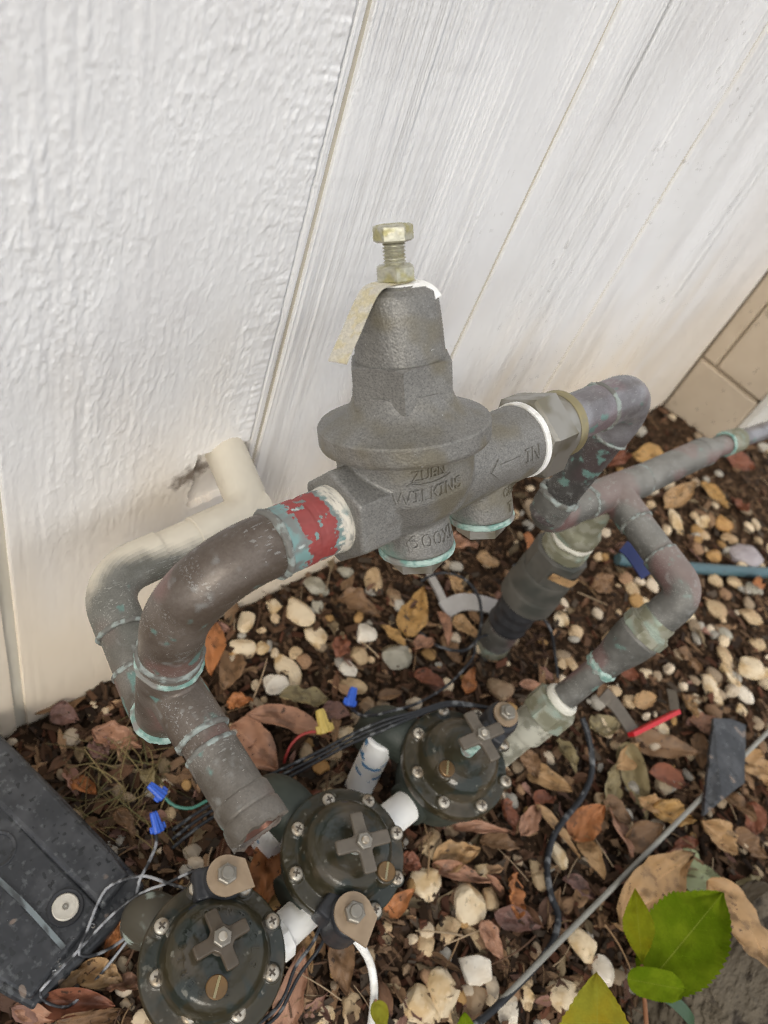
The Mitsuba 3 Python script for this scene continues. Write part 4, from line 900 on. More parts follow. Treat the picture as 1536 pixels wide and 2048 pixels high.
wire('white_tube', [(690, 1858, 0.075), (712, 1880, 0.06), (738, 1920, 0.04), (748, 1970, 0.025), (746, 2020, 0.018), (738, 2075, 0.015)], 0.0030, 'mat_white_plastic', 'thin white plastic tube curving down below the middle valve', 'tube', n=16)
wire('garden_hose', [(1235, 1118, 0.012), (1290, 1126, 0.011), (1400, 1137, 0.012), (1540, 1146, 0.012), (1640, 1150, 0.012)], 0.0082, 'mat_teal_hose', 'teal blue garden hose lying on the pebbles at the right', 'hose', n=24)
rod = sweep(np.array([at_z(1580, 1420, 0.030), at_z(1400, 1598, 0.024), at_z(1100, 1902, 0.016), at_z(960, 2046, 0.012), at_z(900, 2110, 0.010)]), 0.0025, 14); single('metal_rod', rod, 'mat_rod_grey', 'long thin grey rod lying slantwise over the leaves at lower right', 'rod', smooth=50)


def wire_nut(p, d, m, label, s=0.85):
    prof = [(0, 0), (0.0045, 0), (0.0050, 0.001), (0.0048, 0.006), (0.0042, 0.0075), (0.0036, 0.016), (0.0030, 0.0185), (0, 0.019)]
    k = lathe([(r * s, z * s) for r, z in prof], 24); v = k.vertices; a = np.arctan2(v[:, 1], v[:, 0]); q = 1 + 0.10 * np.sign(np.sin(a * 6)) * (np.hypot(v[:, 0], v[:, 1]) > 0.002)
    wing = put(rbox(0.0150 * s, 0.0030 * s, 0.0060 * s, 0.001), trimesh.transformations.translation_matrix((0, 0, 0.0008)))
    k.vertices = v * np.stack([q, q, np.ones_like(q)], 1)
    single('wire_connector', cat(k, wing), m, label, 'wire connector', smooth=30)
    return


def dir_px(a, b, z): return unit(at_z(*b, z) - at_z(*a, z))
wire_nut(at_z(326, 1594, 0.036), dir_px((326, 1594), (296, 1572), 0.036), 'mat_blue_plastic', 'upper of the two blue wire connectors near the black box')
def move_last(o, d):
    key = [q for q in scene if q.startswith('wire_connector')][-1]
    scene[key]['to_world'] = mi.ScalarTransform4f(frame(o, d).tolist())
move_last(at_z(328, 1594, 0.036), dir_px((328, 1594), (296, 1572), 0.036) + np.array([0, 0, 0.3]))
wire_nut(0, 0, 'mat_blue_plastic', 'lower of the two blue wire connectors near the black box'); move_last(at_z(318, 1664, 0.036), dir_px((318, 1664), (305, 1630), 0.036) + np.array([0, 0, 0.5]))
wire_nut(0, 0, 'mat_blue_plastic', 'blue wire connector sticking up behind the printed pipe, above the other connectors', 0.95); move_last(at_z(698, 1412, 0.045), dir_px((698, 1412), (706, 1372), 0.045) + np.array([0, 0, 0.4]))
wire_nut(0, 0, 'mat_yellow_plastic', 'yellow wire connector among the leaves', 1.15); move_last(at_z(652, 1466, 0.045), dir_px((652, 1466), (632, 1415), 0.045) + np.array([0, 0, 0.3]))

# black scrap on the rod, grey plant stake
def flat_scrap(pxs, zs, thick, m, name, label, cat_):
    P = np.array([at_z(x, y, z) for (x, y), z in zip(pxs, zs)]); c = P.mean(0); n = unit(np.cross(P[1] - P[0], P[2] - P[0])); n = n if n[2] > 0 else -n
    V = np.vstack([P, P - n * thick]); k = len(P)
    fc = [[0, i, i + 1] for i in range(1, k - 1)] + [[k, k + i + 1, k + i] for i in range(1, k - 1)] + [f for i in range(k) for f in ([i, k + i, (i + 1) % k], [(i + 1) % k, k + i, k + (i + 1) % k])]
    t = trimesh.Trimesh(V, fc, process=False); t.fix_normals(); t = t.subdivide_to_size(0.006); t = trimesh.Trimesh(t.vertices, t.faces)
    t.vertices = t.vertices + n * (0.003 * (meshkit.fbm(t.vertices * 60, 2, 3) - 0.5))[:, None]
    single(name, t, m, label, cat_, smooth=40)
flat_scrap([(1428, 1436), (1462, 1438), (1493, 1450), (1489, 1566), (1444, 1600), (1408, 1632), (1412, 1580)], (0.036, 0.036, 0.034, 0.034, 0.036, 0.032, 0.034), 0.004, 'mat_box_plastic', 'plastic_scrap', 'black piece of plastic edging lying across the grey rod', 'plastic scrap')
st = thing('plant_stake', 'pale grey plastic plant stake lying on the gravel behind the black ring of wire', 'stake')
part('rod', strip([at_z(858, 1150, 0.012), at_z(876, 1184, 0.014), at_z(896, 1226, 0.014)], 0.009, 0.004, np.array([0.7, -0.6, 0.1])), 'mat_grey_stake', st, smooth=30)
part('blade', strip([at_z(886, 1222, 0.014), at_z(920, 1206, 0.016), at_z(960, 1208, 0.016), at_z(1008, 1222, 0.014)], 0.021, 0.003, np.array([0.3, 0.8, 0.1])), 'mat_grey_stake', st, smooth=30)

# ---------------------------------------------------------------- stones and leaves one can tell apart
LAND = {'the yellow wire connector': (640, 1450), 'the upper blue connector': (702, 1392), 'the black ring of wire': (900, 1230), 'the grey plant stake': (940, 1212), 'the riser foot': (985, 1290), 'the printed white pipe': (735, 1545),
        'the middle valve': (690, 1700), 'the far valve': (915, 1520), 'the nearest valve': (428, 1915), 'the black box': (150, 1750), 'the green seedling': (1320, 1880), 'the red lever': (1302, 1450), 'the plastic scrap': (1448, 1530),
        'the garden hose': (1420, 1135), 'the slanting ball valve': (1270, 1300), 'the white tube': (745, 1960), 'the black irrigation tube': (1100, 1760), 'the big rock': (1430, 1970), 'the grey rod': (1180, 1820), 'the red patch': (610, 1170),
        'the open copper end': (500, 1640), 'the regulator plugs': (900, 1110), 'the dusty tee': (1230, 985), 'the house corner': (1340, 810), 'the thin copper pipe': (1480, 880), 'the dusty elbow': (1395, 1190)}
ORD = ['nearest', 'second nearest', 'third nearest', 'fourth nearest', 'fifth nearest', 'sixth nearest', 'seventh nearest', 'eighth nearest', 'ninth nearest']
pending = []      # (key, kind word, colour, px, py)


def name_them():
    groups = {}
    for key, kind, colour, px, py, shape in pending: groups.setdefault((kind, colour), []).append((key, px, py, shape))
    for (kind, colour), items in groups.items():
        for key, px, py, shape in items:
            best = None
            for ln, (lx, ly) in LAND.items():
                ds = sorted(items, key=lambda it: math.hypot(it[1] - lx, it[2] - ly)); rank = [it[0] for it in ds].index(key)
                sc = (rank, math.hypot(px - lx, py - ly))
                if best is None or sc < best[0]: best = (sc, ln, rank)
            _, ln, rank = best
            labels[key]['label'] = f'{shape} {colour} {kind}, {ORD[min(rank, 8)]} {kind} of that colour to {ln}'


def stone(px, py, w_px, h_px, colour, ang=0.0, tall=0.62, shape='rounded', sub=3):
    seed = int(px * 7 + py * 13) % 9973; g = np.random.default_rng(seed)
    p = at_g(px, py, 0.0); s = (p - CAM) @ fwd / F * 1.08
    a, b = w_px * s / 2, h_px * s / 2 * 1.10
    m = trimesh.creation.icosphere(sub); v = m.vertices
    for _ in range(9):       # worn flats
        d = unit(g.normal(size=3)); h = g.uniform(0.55, 0.88); t = v @ d; v = v - np.outer(np.clip(t - h, 0, None) * 0.82, d)
    v = v * (1 + 0.30 * (meshkit.fbm(v * 1.3 + seed, 3, seed % 50) - 0.5))[:, None] * (1 + 0.06 * (meshkit.noise(v * 5 + seed, 3) - 0.5))[:, None]
    v = v * [a, b, min(a, b) * tall * g.uniform(0.85, 1.15)]
    e = dir_px((px, py), (px + 10 * math.cos(math.radians(ang)), py + 10 * math.sin(math.radians(ang))), p[2])
    M = frame([0, 0, 0], unit([g.normal() * 0.12, g.normal() * 0.12, 1]), e); v = v @ M[:3, :3].T
    m.vertices = v + p + [0, 0, -0.25 * v[:, 2].min() * 0 + abs(v[:, 2].min()) * 0.36]
    k = thing('stone', '', 'stone'); scene[k] = mikit.ply(m, 'mat_stone_' + colour, smooth=True); labels[k]['group'] = 'loose stones on the dark soil'
    pending.append((k, 'stone', colour, px, py, shape))


for s_ in [(597, 1226, 52, 64, 'cream', -20), (631, 1177, 54, 40, 'grey', 20), (546, 1215, 34, 34, 'cream'), (491, 1244, 33, 46, 'cream', 15), (482, 1300, 54, 42, 'cream'), (526, 1297, 28, 44, 'cream', 20), (630, 1275, 58, 38, 'cream', 50),
           (730, 1270, 52, 42, 'white'), (717, 1313, 44, 40, 'tan'), (792, 1315, 62, 50, 'grey', -15), (575, 1342, 86, 36, 'cream', 60), (550, 1374, 54, 46, 'white', 20), (695, 1343, 38, 34, 'white'), (706, 1375, 54, 32, 'tan', 10),
           (748, 1164, 38, 56, 'tan', 10), (786, 1195, 28, 46, 'brown', 8), (590, 1310, 32, 28, 'tan'), (635, 1213, 24, 32, 'grey'), (690, 1147, 36, 22, 'grey'), (692, 1475, 48, 36, 'cream', -25), (668, 1505, 36, 32, 'tan'),
           (640, 1537, 34, 32, 'amber'), (730, 1412, 36, 34, 'brown'), (850, 1768, 70, 60, 'cream', 20), (928, 1808, 78, 66, 'cream', 70), (978, 1803, 38, 48, 'tan'), (894, 1856, 48, 54, 'tan', 30), (945, 1871, 64, 26, 'tan', 55),
           (850, 1890, 40, 38, 'tan', 30), (950, 1942, 84, 60, 'white', 8), (884, 1978, 96, 66, 'cream', 75), (835, 2015, 90, 64, 'cream', 28), (963, 1744, 34, 34, 'cream'), (946, 1998, 56, 46, 'brown'), (650, 2032, 52, 36, 'cream'),
           (699, 2018, 48, 50, 'tan', 40), (1017, 2027, 48, 46, 'white'), (1048, 1995, 40, 42, 'cream'), (770, 1856, 26, 22, 'tan'), (858, 1692, 46, 56, 'tan', 5), (903, 1664, 34, 30, 'brown'), (1160, 1885, 74, 54, 'cream', 50),
           (1126, 1993, 66, 62, 'cream'), (1112, 1707, 32, 56, 'cream', -15), (1077, 1749, 40, 62, 'tan', -5), (1202, 1944, 46, 52, 'white'), (1255, 1955, 40, 56, 'grey', 20), (1167, 1965, 26, 36, 'tan'), (1052, 1993, 30, 52, 'tan'),
           (1317, 1459, 36, 36, 'cream'), (1124, 1240, 38, 28, 'cream'), (1217, 1292, 34, 52, 'tan', 15), (1349, 1046, 28, 52, 'cream'), (1405, 1046, 34, 30, 'cream'), (1444, 1050, 46, 36, 'amber', 10), (1488, 1118, 72, 54, 'lilac'),
           (1426, 1114, 36, 26, 'amber'), (1260, 1182, 30, 40, 'tan'), (1281, 1211, 38, 34, 'cream', 20), (1289, 1242, 26, 40, 'cream'), (1314, 1228, 28, 26, 'tan'), (1335, 1217, 28, 24, 'cream'), (1428, 1219, 36, 46, 'tan'),
           (1496, 1236, 56, 34, 'tan', 35), (1401, 1072, 34, 26, 'tan', 20), (1496, 1340, 60, 46, 'cream', 5), (1420, 1379, 40, 66, 'cream', 10), (1459, 1356, 30, 56, 'cream', -25), (1486, 1388, 34, 42, 'white'), (1446, 1315, 34, 40, 'tan'),
           (1142, 1331, 30, 42, 'tan', -30), (1000, 1381, 56, 46, 'brown', 10), (1480, 1422, 28, 26, 'cream'), (1530, 1352, 28, 30, 'cream'), (1428, 1165, 34, 26, 'tan'), (1314, 1500, 30, 24, 'tan'), (1457, 1080, 40, 24, 'tan', 15),
           (1466, 1168, 36, 26, 'tan'), (1505, 1180, 30, 34, 'grey', 60), (1445, 1270, 34, 26, 'grey'), (1510, 1290, 36, 30, 'tan'), (1380, 1240, 28, 24, 'cream'), (470, 1345, 30, 26, 'lilac'), (1068, 1905, 26, 22, 'brown'), (812, 1940, 24, 20, 'brown')]:
    stone(*s_)

RNGL = np.random.default_rng(5)
def leaf_mesh(c, e_dir, L, W, curl=0.3, arch=0.15, nu=15, nv=8, tip=1.0, ragged=0.0, seed=0, twist=0.0, serr=0, up_dir=(0, 0, 1), crumple=0.09, prof=None):
    """blade along e_dir: curl lifts its sides, arch bends it lengthwise; returns mesh and uv"""
    g = np.random.default_rng(seed); ph = g.uniform(0, 9)
    s, t = np.meshgrid(np.linspace(0, 1, nu), np.linspace(-1, 1, nv), indexing='ij')
    w = np.sin(np.pi * np.clip(s, 0, 1) ** (0.80 * tip)) ** 0.75 * (1 - 0.25 * s) + 0.015
    if prof is not None: w = np.interp(s, *prof)
    if serr: w = w * (1 + 0.09 * ((s * serr) % 1.0) - 0.045)
    if ragged: w = w * (1 - ragged * (meshkit.noise(np.stack([s * 7 + ph, np.sign(t) * 3, 0 * s], -1), seed % 40)))
    x = (s - 0.5) * L; y = t * w * W / 2
    z = curl * W * 0.5 * (np.abs(t) ** 1.6) * w + arch * L * (0.25 - (s - 0.5) ** 2) * (1 if seed % 2 else -0.8) + crumple * W * ((meshkit.noise(np.stack([s * 4 + ph, t * 1.5, 0 * s], -1), seed % 31) - 0.5) + 0.6 * (meshkit.noise(np.stack([s * 10 + ph, t * 4, 0 * s + 3], -1), seed % 29) - 0.5))
    if twist:
        a = twist * (s - 0.5); y, z = y * np.cos(a) - z * np.sin(a), y * np.sin(a) + z * np.cos(a)
    M = frame(c, up_dir, e_dir); V = np.stack([x, y, z], -1).reshape(-1, 3) @ M[:3, :3].T + np.asarray(c)
    i, j = np.meshgrid(np.arange(nu - 1), np.arange(nv - 1), indexing='ij'); q = (i * nv + j).ravel()
    fc = np.vstack([np.stack([q, q + nv, q + nv + 1], 1), np.stack([q, q + nv + 1, q + 1], 1)])
    return trimesh.Trimesh(V, fc, process=False), np.stack([s.ravel(), (t.ravel() + 1) / 2], 1)


def leaf(px, py, l_px, w_px, colour, ang=0.0, curl=None, arch=None, lift=0.010, shape='dry', ragged=0.12, tilt=0.25):
    seed = int(px * 11 + py * 5) % 9967; g = np.random.default_rng(seed); p = at_g(px, py, lift); s = (p - CAM) @ fwd / F * 1.08
    e = dir_px((px, py), (px + 10 * math.cos(math.radians(ang)), py + 10 * math.sin(math.radians(ang))), p[2])
    curl = g.uniform(0.15, 0.75) if curl is None else curl; arch = g.uniform(0.05, 0.35) if arch is None else arch
    upd = unit([g.normal() * tilt, g.normal() * tilt, 1]); e3 = unit(e - upd * (e @ upd))
    m, uv = leaf_mesh(p, e3, l_px * s * 1.10, w_px * s * 1.14 * (1 + 0.25 * curl), curl, arch, nu=19, nv=11, seed=seed, ragged=ragged * g.uniform(0.5, 3.0), crumple=g.uniform(0.15, 0.40), twist=g.normal() * 0.55, tip=g.uniform(0.8, 1.15), up_dir=upd)
    low = m.vertices[:, 2].min() - gh(p[0], p[1]); m.vertices = m.vertices + [0, 0, max(0.0, 0.001 - low)]
    k = thing('fallen_leaf', '', 'leaf', 'fallen leaves on the soil'); scene[k] = mikit.ply(m, 'mat_leaf_' + colour.replace(' ', '_'), smooth=True, uv=uv)
    pending.append((k, 'leaf', colour, px, py, shape))


for l_ in [(830, 1220, 104, 54, 'ochre', -67, 0.15, 0.1), (427, 1297, 96, 40, 'orange', 95, 0.3), (717, 1217, 80, 46, 'brown', 30), (681, 1293, 52, 38, 'red brown', -70), (604, 1408, 128, 46, 'olive', -20, 0.4), (673, 1424, 50, 40, 'mauve brown', 20),
           (575, 1461, 160, 48, 'pinkish tan', 5, 0.5), (509, 1497, 118, 78, 'pinkish tan', 45, 0.4), (480, 1402, 44, 34, 'orange', 0), (786, 1271, 54, 32, 'ochre', 30), (932, 1257, 56, 42, 'tan', 40), (885, 1257, 66, 20, 'pinkish tan', 70, 0.9),
           (910, 1173, 56, 44, 'tan', 60), (940, 1359, 58, 32, 'orange', -70), (234, 1477, 88, 50, 'pinkish tan', 20, 0.2, 0.05), (169, 1573, 60, 34, 'orange', 40), (233, 1872, 72, 40, 'orange', 120), (200, 1952, 78, 48, 'tan', 20), (252, 1972, 66, 36, 'pinkish tan', -10),
           (158, 2006, 120, 40, 'red brown', 5, 0.9), (183, 2031, 110, 34, 'brown', -4, 0.9), (70, 2026, 80, 34, 'pinkish tan', 15), (533, 1743, 120, 66, 'orange', 100, 0.35), (583, 1985, 140, 58, 'pinkish tan', -75, 0.25), (797, 1805, 68, 34, 'orange', -45),
           (685, 1934, 86, 48, 'brown', 80, 0.5), (922, 1747, 104, 26, 'pinkish tan', 20, 0.95), (912, 1713, 84, 46, 'tan', -10), (1031, 1791, 70, 54, 'orange', 80), (1034, 1840, 84, 42, 'mauve brown', 20), (990, 1770, 60, 12, 'pinkish tan', 30, 0.9),
           (1223, 1567, 92, 40, 'olive', -70, 0.4), (1272, 1562, 128, 44, 'olive', 75, 0.5), (1324, 1494, 118, 46, 'brown', 15, 0.4), (1335, 1557, 96, 40, 'red brown', 10), (1401, 1501, 70, 30, 'brown', 85), (1349, 1630, 82, 48, 'ochre', 15),
           (1436, 1675, 82, 48, 'tan', 40), (1307, 1609, 58, 32, 'tan', 20), (1174, 1644, 88, 54, 'orange', -45), (1244, 1662, 92, 52, 'pinkish tan', 80, 0.2, 0.1), (1115, 1662, 108, 20, 'tan', 50, 0.6), (1300, 1780, 205, 108, 'tan', -48, 0.1, 0.05),
           (1408, 1765, 120, 76, 'pale green', 45, 0.15, 0.08), (1516, 1540, 76, 52, 'tan', 40), (1157, 1777, 62, 38, 'mauve brown', 30), (1133, 1512, 66, 32, 'olive', 70), (1210, 1452, 84, 46, 'olive', -20, 0.25), (1017, 1628, 50, 40, 'red brown', 50),
           (1361, 990, 100, 40, 'tan', -35, 0.2), (1430, 990, 66, 28, 'ochre', 50), (1231, 913, 66, 40, 'red brown', -50), (1300, 916, 78, 40, 'ochre', 10), (1481, 925, 60, 36, 'red brown', 20), (1066, 1099, 66, 42, 'orange', 60), (925, 1087, 58, 40, 'pinkish tan', 10),
           (975, 1124, 62, 32, 'tan', -5), (1202, 1166, 60, 34, 'brown', -20), (1066, 1371, 54, 18, 'pinkish tan', 8), (1376, 1414, 64, 36, 'tan', 85), (130, 1430, 50, 40, 'mauve brown', 20), (200, 1500, 46, 40, 'mauve brown', 60), (300, 1560, 54, 26, 'olive', 70),
           (455, 1345, 90, 46, 'brown', 110), (520, 1700, 60, 40, 'red brown', 40), (820, 1730, 40, 34, 'red brown', 20), (1090, 1600, 60, 30, 'red brown', -30), (960, 1660, 110, 20, 'pinkish tan', 12, 0.8), (1515, 1170, 50, 26, 'orange', 0),
           (1250, 1345, 54, 34, 'red brown', 20), (1210, 1390, 40, 30, 'brown', 70), (1380, 1320, 50, 34, 'brown', 40), (1010, 1215, 46, 28, 'red brown', -30), (860, 1360, 60, 30, 'red brown', 25), (780, 1390, 50, 24, 'brown', -15), (1505, 1640, 60, 36, 'red brown', 80),
           (1060, 1530, 50, 34, 'brown', 60), (1500, 1690, 80, 40, 'brown', 30), (1370, 1690, 60, 30, 'red brown', -20), (640, 1600, 50, 30, 'red brown', 10), (250, 1650, 60, 26, 'brown', 60), (90, 1415, 40, 26, 'brown', 0), (1480, 1010, 44, 30, 'red brown', 60), (1095, 1560, 84, 40, 'tan', 30), (1285, 1668, 92, 46, 'brown', -25), (1185, 1716, 76, 40, 'tan', 65), (1372, 1722, 88, 40, 'pinkish tan', 20), (1470, 1606, 80, 44, 'brown', 60),
           (1496, 1776, 84, 46, 'olive', -40), (1415, 1452, 66, 36, 'pinkish tan', 25), (1255, 1512, 72, 36, 'tan', -50), (1000, 1690, 70, 38, 'brown', 15), (1060, 1640, 74, 36, 'pinkish tan', -60), (1230, 1620, 66, 34, 'brown', 40), (985, 1880, 70, 36, 'pinkish tan', 60),
           (760, 1790, 66, 36, 'brown', -20), (610, 1900, 70, 40, 'tan', 70), (1290, 1400, 60, 32, 'tan', -15), (905, 1300, 60, 34, 'brown', 50), (850, 1290, 54, 30, 'pinkish tan', -30), (1100, 1170, 52, 30, 'brown', 20), (340, 1900, 60, 34, 'brown', 40), (130, 1960, 70, 38, 'tan', -30)]:
    leaf(*l_)
leaf(1500, 1868, 190, 76, 'tan', 57, 0.18, 0.08, lift=0.075, shape='large veined', ragged=0.05, tilt=0.1)
name_them()

# the rock at lower right
rk = trimesh.creation.icosphere(5); v = rk.vertices
for d, h in (((0.2, 0.2, 1), 0.62), ((-0.8, 0.3, 0.4), 0.7), ((0.4, 0.8, 0.3), 0.7), ((-0.3, 0.9, 0.2), 0.75)):
    d = unit(d); v = v - np.outer(np.clip(v @ d - h, 0, None) * 0.9, d)
v = v * (1 + 0.30 * (meshkit.fbm(v * 1.6 + 3, 4, 6) - 0.5))[:, None] * (1 + 0.10 * (meshkit.fbm(v * [6, 16, 16], 3, 8) - 0.5))[:, None]
rk.vertices = v * [0.120, 0.078, 0.062] + at_z(1450, 2010, 0.03) + [0.02, 0, -0.012]
single('rock', rk, 'mat_rock', 'rough weathered grey brown rock in the lower right corner behind the seedling', 'rock', smooth=True)

# ---------------------------------------------------------------- seedling
sd = thing('seedling', 'small seedling with toothed bright green leaves in front at lower right', 'plant')
SB = at_z(1296, 2120, 0.02); ST = at_z(1284, 1932, 0.112)
part('stem', sweep(smooth_path([SB, at_z(1292, 2040, 0.06), at_z(1287, 1975, 0.092), ST]), np.linspace(0.0021, 0.0014, len(smooth_path([SB, at_z(1292, 2040, 0.06), at_z(1287, 1975, 0.092), ST]))), 14), 'mat_stem', sd, smooth=50)
OVATE = ([0, 0.05, 0.15, 0.30, 0.45, 0.60, 0.75, 0.87, 0.95, 1.0], [0.06, 0.42, 0.76, 0.97, 1.0, 0.91, 0.67, 0.37, 0.14, 0.0])
LANCE = ([0, 0.06, 0.2, 0.4, 0.55, 0.7, 0.85, 1.0], [0.05, 0.2, 0.62, 1.0, 0.98, 0.72, 0.38, 0.0])
def green(p0, p1, z0, z1, W, m, curl, arch, label, seed, facing=None, serr=22, tip=1.0, prof=OVATE):
    A, B = at_z(*p0, z0), at_z(*p1, z1); c = (A + B) / 2; L = np.linalg.norm(B - A)
    upd = unit(CAM - c) if facing is None else unit(facing); e = unit(B - A); upd = unit(upd - e * (e @ upd))
    me, uv = leaf_mesh(c, e, L, W * 0.92 * ((c - CAM) @ fwd) / F, curl, arch, nu=133, nv=13, seed=seed, serr=serr, up_dir=upd, tip=tip, prof=prof, crumple=0.12)
    part('leaf', me, m, sd, smooth=True, uv=uv, label=label)
green((1288, 1978), (1447, 1785), 0.108, 0.112, 164, 'mat_leaf_green', 0.22, 0.14, 'largest bright green leaf', 3, tip=1.0)
green((1254, 1958), (1372, 1980), 0.116, 0.118, 62, 'mat_leaf_green', 0.30, 0.20, 'small green leaf folded over the stem', 5, prof=([0, 0.04, 0.15, 0.4, 0.7, 0.88, 1.0], [0.3, 0.65, 0.9, 1.0, 0.95, 0.6, 0.0]))
green((1284, 1925), (1270, 1776), 0.114, 0.124, 66, 'mat_leaf_bronze_green', 0.32, 0.12, 'narrow bronze green leaf standing up', 7, prof=LANCE)
part('petiole', sweep(smooth_path([ST, at_z(1288, 1958, 0.106), at_z(1296, 1955, 0.1085)]), 0.0010, 8), 'mat_stem', sd, smooth=50)
sd2 = thing('seedling', 'yellow green leaf tip of a second seedling at the bottom edge', 'plant')
A, B = at_z(1195, 2190, 0.09), at_z(1194, 1946, 0.125); c = (A + B) / 2; e = unit(B - A); upd = unit(CAM - c); upd = unit(upd - e * (e @ upd))
me, uv = leaf_mesh(c, e, np.linalg.norm(B - A), 150 * np.linalg.norm(c - CAM) / F, 0.15, 0.08, nu=49, nv=11, seed=9, serr=18, up_dir=upd, tip=0.75); part('leaf', me, 'mat_leaf_yellow_green', sd2, smooth=True, uv=uv)
part('stem', sweep(smooth_path([at_z(1200, 2260, 0.0), at_z(1198, 2220, 0.05), A]), 0.0016, 10), 'mat_stem', sd2, smooth=50)
sd3 = thing('seedling', 'tiny bright green leaf tip poking up at the bottom edge beside the black tube', 'plant')
for (p0, p1, W, m) in (((936, 2110), (929, 2024), 44, 'mat_leaf_green'), ((950, 2120), (985, 2060), 40, 'mat_leaf_green')):
    A, B = at_z(*p0, 0.05), at_z(*p1, 0.06); c = (A + B) / 2; e = unit(B - A); upd = unit(CAM - c); upd = unit(upd - e * (e @ upd))
    me, uv = leaf_mesh(c, e, np.linalg.norm(B - A), W * np.linalg.norm(c - CAM) / F, 0.2, 0.1, nu=25, nv=9, seed=4, serr=9, up_dir=upd); part('leaf', me, m, sd3, smooth=True, uv=uv)
part('stem', sweep(smooth_path([at_z(950, 2180, 0.0), at_z(944, 2140, 0.03), at_z(938, 2106, 0.05)]), 0.0012, 8), 'mat_stem', sd3, smooth=50)
sd4 = thing('seedling', 'small pale yellow green leaf beside the white tube at the bottom edge', 'plant')
A, B = at_z(752, 2000, 0.03), at_z(768, 2062, 0.025); c = (A + B) / 2; e = unit(B - A)
me, uv = leaf_mesh(c, e, np.linalg.norm(B - A), 34 * np.linalg.norm(c - CAM) / F, 0.3, 0.1, seed=6); part('leaf', me, 'mat_leaf_yellow_green', sd4, smooth=True, uv=uv)
part('stem', sweep(smooth_path([A, at_z(748, 2004, 0.015), at_z(745, 2010, 0.0)]), 0.0009, 8), 'mat_stem', sd4, smooth=50)
gb = thing('grass_blade', 'green grass blade leaning over the rock behind the seedling', 'plant')
m_ = strip([at_z(1300, 1975, 0.045), at_z(1345, 2000, 0.050), at_z(1385, 2045, 0.045), at_z(1400, 2090, 0.02)], 0.010, 0.0006, np.array([0.6, 0.6, 0.2])); part('blade', m_, 'mat_grass_green', gb, smooth=40)

# ---------------------------------------------------------------- litter nobody could count
def scatter(n, seed, dens=None):
    """points over the ground in view, more of them where the ground is near"""
    g = np.random.default_rng(seed); out = []
    while len(out) < n:
        px, py = g.uniform(-150, 1700), g.uniform(700, 2200); p = at_z(px, py, 0)
        if not (-0.2 < p[0] < 1.5 and -0.75 < p[1] < -0.004): continue
        if p[0] > 1.205 and p[1] > -0.14: continue
        out.append(p)
    P = np.array(out); P[:, 2] = gh(P[:, 0], P[:, 1]); return P, g


def merge(vs, fs, cs):
    off = np.cumsum([0] + [len(v) for v in vs]); return trimesh.Trimesh(np.vstack(vs), np.vstack([f + o for f, o in zip(fs, off)]), process=False), np.vstack(cs)


P, g = scatter(9000, 21); vs, fs, cs = [], [], []
cf = trimesh.creation.box((1, 1, 1)); CV, CF = np.asarray(cf.vertices), np.asarray(cf.faces)
BARK = np.array([(0.040, 0.024, 0.015), (0.075, 0.043, 0.025), (0.11, 0.060, 0.035), (0.15, 0.085, 0.05), (0.13, 0.055, 0.032), (0.20, 0.125, 0.075), (0.055, 0.036, 0.026), (0.10, 0.075, 0.055)])
for p in P:
    L = g.uniform(0.004, 0.017); s = np.array([L, L * g.uniform(0.15, 0.55), L * g.uniform(0.06, 0.2)])
    v = CV * s * (1 + 0.5 * (g.random((8, 1)) - 0.5)); M = frame([0, 0, 0], unit([g.normal() * 0.35, g.normal() * 0.35, 1]), [math.cos(a := g.uniform(0, 6.3)), math.sin(a), 0])
    vs.append(v @ M[:3, :3].T + p + [0, 0, g.uniform(-0.004, 0.005)]); fs.append(CF); cs.append(np.tile(BARK[g.integers(len(BARK))] * g.uniform(0.35, 0.95), (8, 1)))
m_, c_ = merge(vs, fs, cs); structure('bark_mulch', m_, 'mat_litter', smooth=False, color=c_, kind='stuff', label='dark brown bark mulch and crumbs covering the soil', cat='mulch')
P, g = scatter(1150, 22); vs, fs, cs = [], [], []
FRAG = np.array([(0.27, 0.17, 0.10), (0.18, 0.10, 0.062), (0.16, 0.085, 0.05), (0.34, 0.21, 0.12), (0.12, 0.07, 0.05), (0.21, 0.125, 0.07), (0.24, 0.18, 0.11), (0.30, 0.17, 0.13)])
for k, p in enumerate(P):
    L = g.uniform(0.009, 0.034); u_ = unit([g.normal() * 0.4, g.normal() * 0.4, 1]); a = g.uniform(0, 6.3)
    m, _ = leaf_mesh(p + [0, 0, g.uniform(0.0, 0.007)], [math.cos(a), math.sin(a), 0.05], L, L * g.uniform(0.3, 0.62), g.uniform(0, 0.9), g.uniform(0, 0.4), nu=8, nv=5, seed=k, ragged=0.6, crumple=0.35, up_dir=u_)
    vs.append(m.vertices); fs.append(m.faces); cs.append(np.tile(FRAG[g.integers(len(FRAG))] * g.uniform(0.45, 1.15), (len(m.vertices), 1)))
m_, c_ = merge(vs, fs, cs); structure('leaf_litter', m_, 'mat_litter', smooth=True, color=c_, kind='stuff', label='small torn leaf bits strewn over the soil', cat='leaf litter')
P, g = scatter(1250, 23); vs, fs, cs = [], [], []
ICO = trimesh.creation.icosphere(2); IV, IF = np.asarray(ICO.vertices), np.asarray(ICO.faces)
PEB = np.array([(0.60, 0.48, 0.33), (0.50, 0.37, 0.23), (0.58, 0.48, 0.36), (0.33, 0.25, 0.17), (0.40, 0.24, 0.10), (0.36, 0.33, 0.28), (0.28, 0.17, 0.10)])
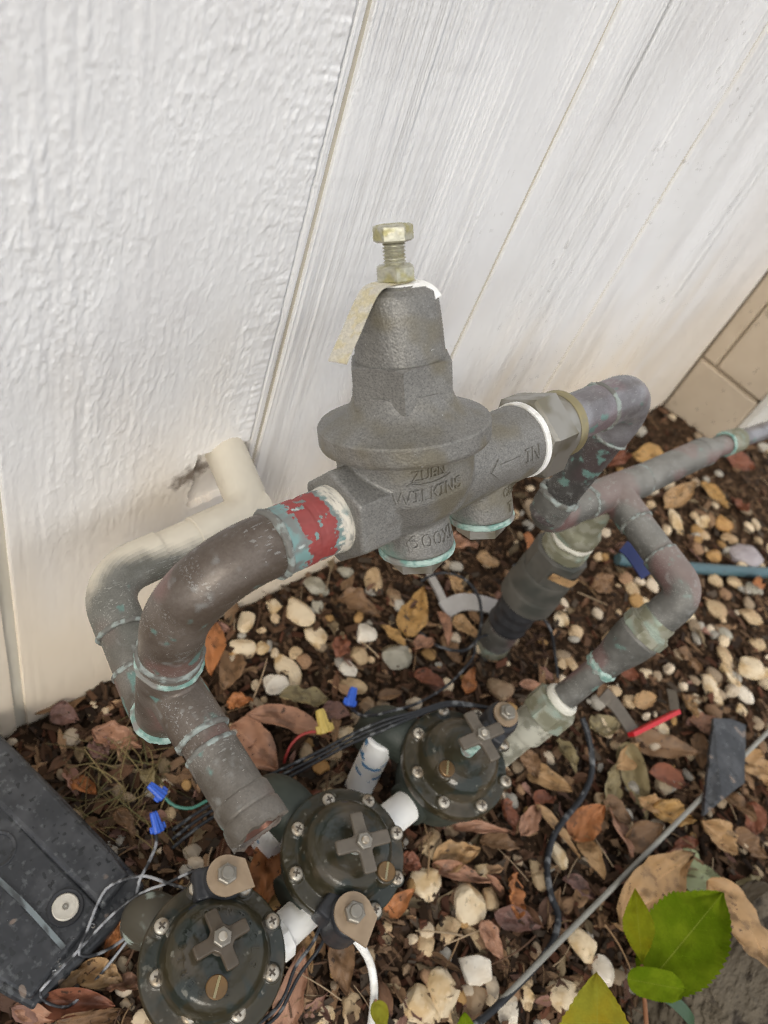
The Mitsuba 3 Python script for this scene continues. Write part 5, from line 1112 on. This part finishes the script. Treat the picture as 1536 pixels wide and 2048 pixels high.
for k, p in enumerate(P):
    far = min(1.0, max(0.42, (p[0] - 0.15) / 0.75))
    if g.random() > far: continue
    r = g.uniform(0.0032, 0.0100) * (0.75 + 0.45 * far); v = IV * (1 + 0.5 * (meshkit.noise(IV * 1.4 + k, k % 37) - 0.5))[:, None] * np.array([1, g.uniform(0.6, 0.95), g.uniform(0.45, 0.75)]) * r
    a = g.uniform(0, 6.3); M = frame([0, 0, 0], unit([g.normal() * 0.2, g.normal() * 0.2, 1]), [math.cos(a), math.sin(a), 0])
    vs.append(v @ M[:3, :3].T + p + [0, 0, r * 0.3]); fs.append(IF); cs.append(np.tile(PEB[g.integers(len(PEB))] * g.uniform(0.75, 1.15), (len(v), 1)))
m_, c_ = merge(vs, fs, cs); structure('pea_gravel', m_, 'mat_litter', smooth=True, color=c_, kind='stuff', label='small tan pebbles sunk among the mulch', cat='gravel')
# dry grass and twigs
vs, fs, cs = [], [], []; g = np.random.default_rng(31)
def straw(p, d, L, r, col, bend):
    d = unit(d); s = np.linspace(0, 1, 6)[:, None]; side = unit(np.cross(d, [0.2, 0.3, 1])); pts = p + d * L * s + side * bend * L * (s ** 2) + np.array([0, 0, 1]) * 0.25 * L * s * (1 - s)
    m = sweep(pts, np.linspace(r, r * 0.5, 6), 5, caps=False); vs.append(np.asarray(m.vertices)); fs.append(np.asarray(m.faces)); cs.append(np.tile(np.array(col) * g.uniform(0.6, 1.2), (len(m.vertices), 1)))
for k in range(80):
    p = at_g(g.uniform(170, 340), g.uniform(1480, 1660)); straw(p + [0, 0, g.uniform(0, 0.012)], [g.normal(), g.normal(), 0.15], g.uniform(0.015, 0.05), g.uniform(0.0003, 0.0008), (0.22, 0.17, 0.08) if g.random() < 0.7 else (0.12, 0.11, 0.05), g.normal() * 0.3)
P, g2 = scatter(420, 33)
for p in P: straw(p + [0, 0, g.uniform(0.001, 0.009)], [g.normal(), g.normal(), 0.05], g.uniform(0.012, 0.055), g.uniform(0.0003, 0.0011), [(0.28, 0.18, 0.10), (0.12, 0.07, 0.045), (0.38, 0.28, 0.18)][g.integers(3)], g.normal() * 0.2)
m_, c_ = merge(vs, fs, cs); structure('dry_straw', m_, 'mat_litter', smooth=True, color=c_, kind='stuff', label='dry grass straws and thin twigs among the leaves', cat='dry grass')
